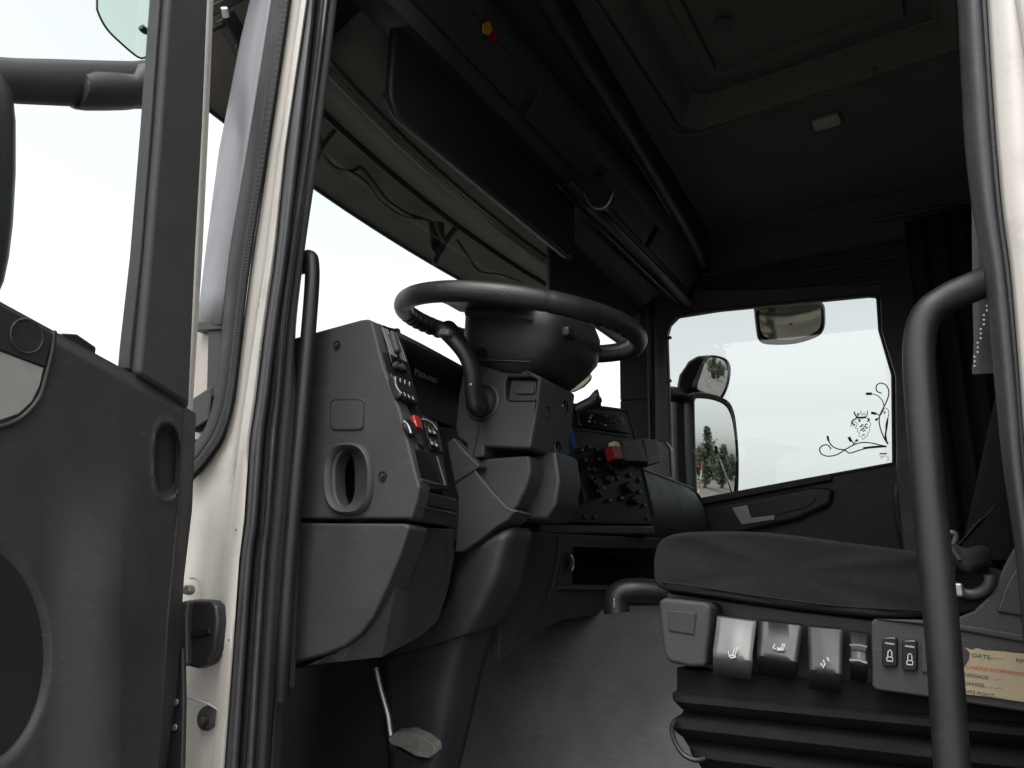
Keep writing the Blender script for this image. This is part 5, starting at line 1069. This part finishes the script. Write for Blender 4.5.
# ================================================================== PASSENGER SEAT, CURTAIN
ps = thing('passenger_seat', 'dark passenger seat backrest behind the rear grab handle', 'seat', (0.1, 2.45, 1.4))
rows = []
for k in range(12):
    t = k/11; zc = lerp(1.95, 2.75, t); xc = 0.03+0.22*t; hw = lerp(0.25, 0.19, t) if t < .8 else lerp(0.198, 0.12, (t-.8)/.2); dp_ = lerp(0.08, 0.055, t)
    rows.append([V(xc+math.copysign(abs(math.cos(2*math.pi*q/22))**0.7, math.cos(2*math.pi*q/22))*dp_, 2.45+math.copysign(abs(math.sin(2*math.pi*q/22))**0.6, math.sin(2*math.pi*q/22))*hw, zc) for q in range(22)])
grid('backrest', rows, 'dark_fabric', ps, closed=True, caps=True, ang=80)
rbox('cushion', (-0.14, 2.60, 1.84), (0.50, 0.42, 0.13), 'dark_fabric', ps, bevel=0.045, seg=4)
rbox('seat_pedestal', (-0.1, 2.60, 1.55), (0.36, 0.36, 0.46), 'dark_plastic', ps, bevel=0.02)
ct = thing('curtain', 'dark pleated bunk curtain gathered at the far rear of the cab', 'curtain', (0.05, 2.9, 1.8))
rows = []
for z in (1.75, 2.1, 2.5, 2.9, 3.2):
    rows.append([V(-0.10+0.5*k/60+0.004*math.sin(k*0.9+z), 2.93+0.018*math.sin(k*0.75+0.3*z)+0.010*math.sin(k*0.31+z*2), z) for k in range(61)])
grid('curtain_cloth', rows, 'dark_fabric', ct, solid=0.003, ang=80)
tube('curtain_rail', [V(-0.2, 2.93, 3.22), V(0.5, 2.93, 3.22)], 0.008, 'dark_plastic', ct, 8)

# ================================================================== BEHIND THE LORRY (seen only in the far mirrors)
def pine(loc, h, spread, label, seed):
    random.seed(seed); t = thing('pine_tree', label, 'tree', loc, 'pine trees behind the lorry'); L = V(*loc)
    tube('trunk', [L, L+V(0.1, 0.05, h*0.4), L+V(0.05, -0.1, h*0.75), L+V(0, 0, h*0.97)], lambda s: 0.18*(1-s)+0.02, 'bark', t, 8, 3)
    vs_, fs_ = [], []
    for b in range(int(70)):
        z = h*random.uniform(0.05, 1.0)**0.9; ang_ = random.uniform(0, 6.283); f = 1-((z/h-0.3)/0.72)**2 if z/h > 0.3 else 0.85
        ln = spread*max(0.12, f)*random.uniform(0.45, 1.1); d_ = V(math.cos(ang_), math.sin(ang_), random.uniform(-0.05, 0.35))
        for c_ in range(26):
            s_ = random.uniform(0.2, 1.0); p = L+V(0, 0, z)+d_*(ln*s_)+V(random.gauss(0, .16), random.gauss(0, .16), random.gauss(0, .13))
            a = V(random.gauss(0, 1), random.gauss(0, 1), random.gauss(0, 1)).normalized()*random.uniform(0.10, 0.24); bb = a.orthogonal().normalized()*random.uniform(0.05, 0.10)
            k = len(vs_); vs_ += [p-a, p+bb, p+a, p-bb]; fs_.append([k, k+1, k+2, k+3])
    L0 = rootloc(t); me = bpy.data.meshes.new('crown'); me.from_pydata([tuple(v-L0) for v in vs_], [], fs_); fin('crown', me, 'pine_green', t, smooth=False)
    return t
def through(px, py, C0, N, Rc, dist):
    # where the sight line goes after the convex mirror
    p = atp(px, py, C0, N); n_ = (N + (p-C0)/Rc); n_.normalize(); d_ = (p-CAM).normalized(); r_ = d_-n_*(2*d_.dot(n_)); return p + r_*dist
cM = sum([atp(p.x, p.y, MC, MN) for p in main], Vector())/len(main)
for i, (px, dist, h_, s_, lab) in enumerate(((706, 24, 5.0, 1.3, 'tall pine tree showing at the left of the far main mirror'), (723, 27, 3.9, 1.1, 'slender pine tree at the right of the far main mirror'), (716, 36, 3.4, 1.9, 'low bushy pine tree between the two taller ones in the mirror'), (731, 44, 3.6, 2.0, 'distant pine tree at the outer edge of the mirror'), (698, 40, 3.8, 2.0, 'distant pine tree at the inner edge of the mirror'))):
    q = through(px, 470, cM, MN, 3.2, dist); pine((q.x, q.y, 0), h_, s_, lab, 20+i)
q = through(731, 486, cM, MN, 3.2, 48)
bt = thing('blue_truck', 'blue lorry parked far behind, reflected small in the far mirrors', 'truck', (q.x, q.y, 0))
BX, BY = q.x, q.y
rbox('cab_body', (BX, BY, 1.75), (1.8, 2.3, 2.1), 'blue_paint', bt, bevel=0.2, seg=4)
rbox('windscreen', (BX-0.91, BY, 2.1), (0.03, 1.9, 0.8), 'gloss_black', bt, bevel=0.01)
rbox('bumper', (BX-0.93, BY, 0.75), (0.12, 2.3, 0.35), 'dark_plastic', bt, bevel=0.04)
rbox('load_body', (BX+4.2, BY, 1.9), (6.2, 2.4, 2.0), 'blue_paint', bt, bevel=0.05)
rbox('chassis', (BX+3.5, BY, 0.75), (8.0, 0.9, 0.25), 'tyre', bt, bevel=0.02)
for dx in (0.0, 4.8, 6.1):
    for dy in (-1.0, 1.0): disc('wheel', (BX+dx, BY+dy-0.14, 0.5), (0, 1, 0), 0.5, 0.28, 'tyre', bt, 24, 0.03)
for dy in (-0.85, 0.85): rbox('headlight', (BX-0.95, BY+dy, 1.0), (0.04, 0.3, 0.2), 'white_plastic', bt, bevel=0.01)
q = through(700, 480, cM, MN, 3.2, 14)
op = thing('marker_post', 'orange and white striped post behind the lorry at the mirror inner edge', 'post', (q.x, q.y, 0))
for k in range(5): tube('band', [V(q.x, q.y, 0.45*k), V(q.x, q.y, 0.45*(k+1)-0.004)], 0.05, 'orange_paint' if k % 2 == 0 else 'white_plastic', op, 12)
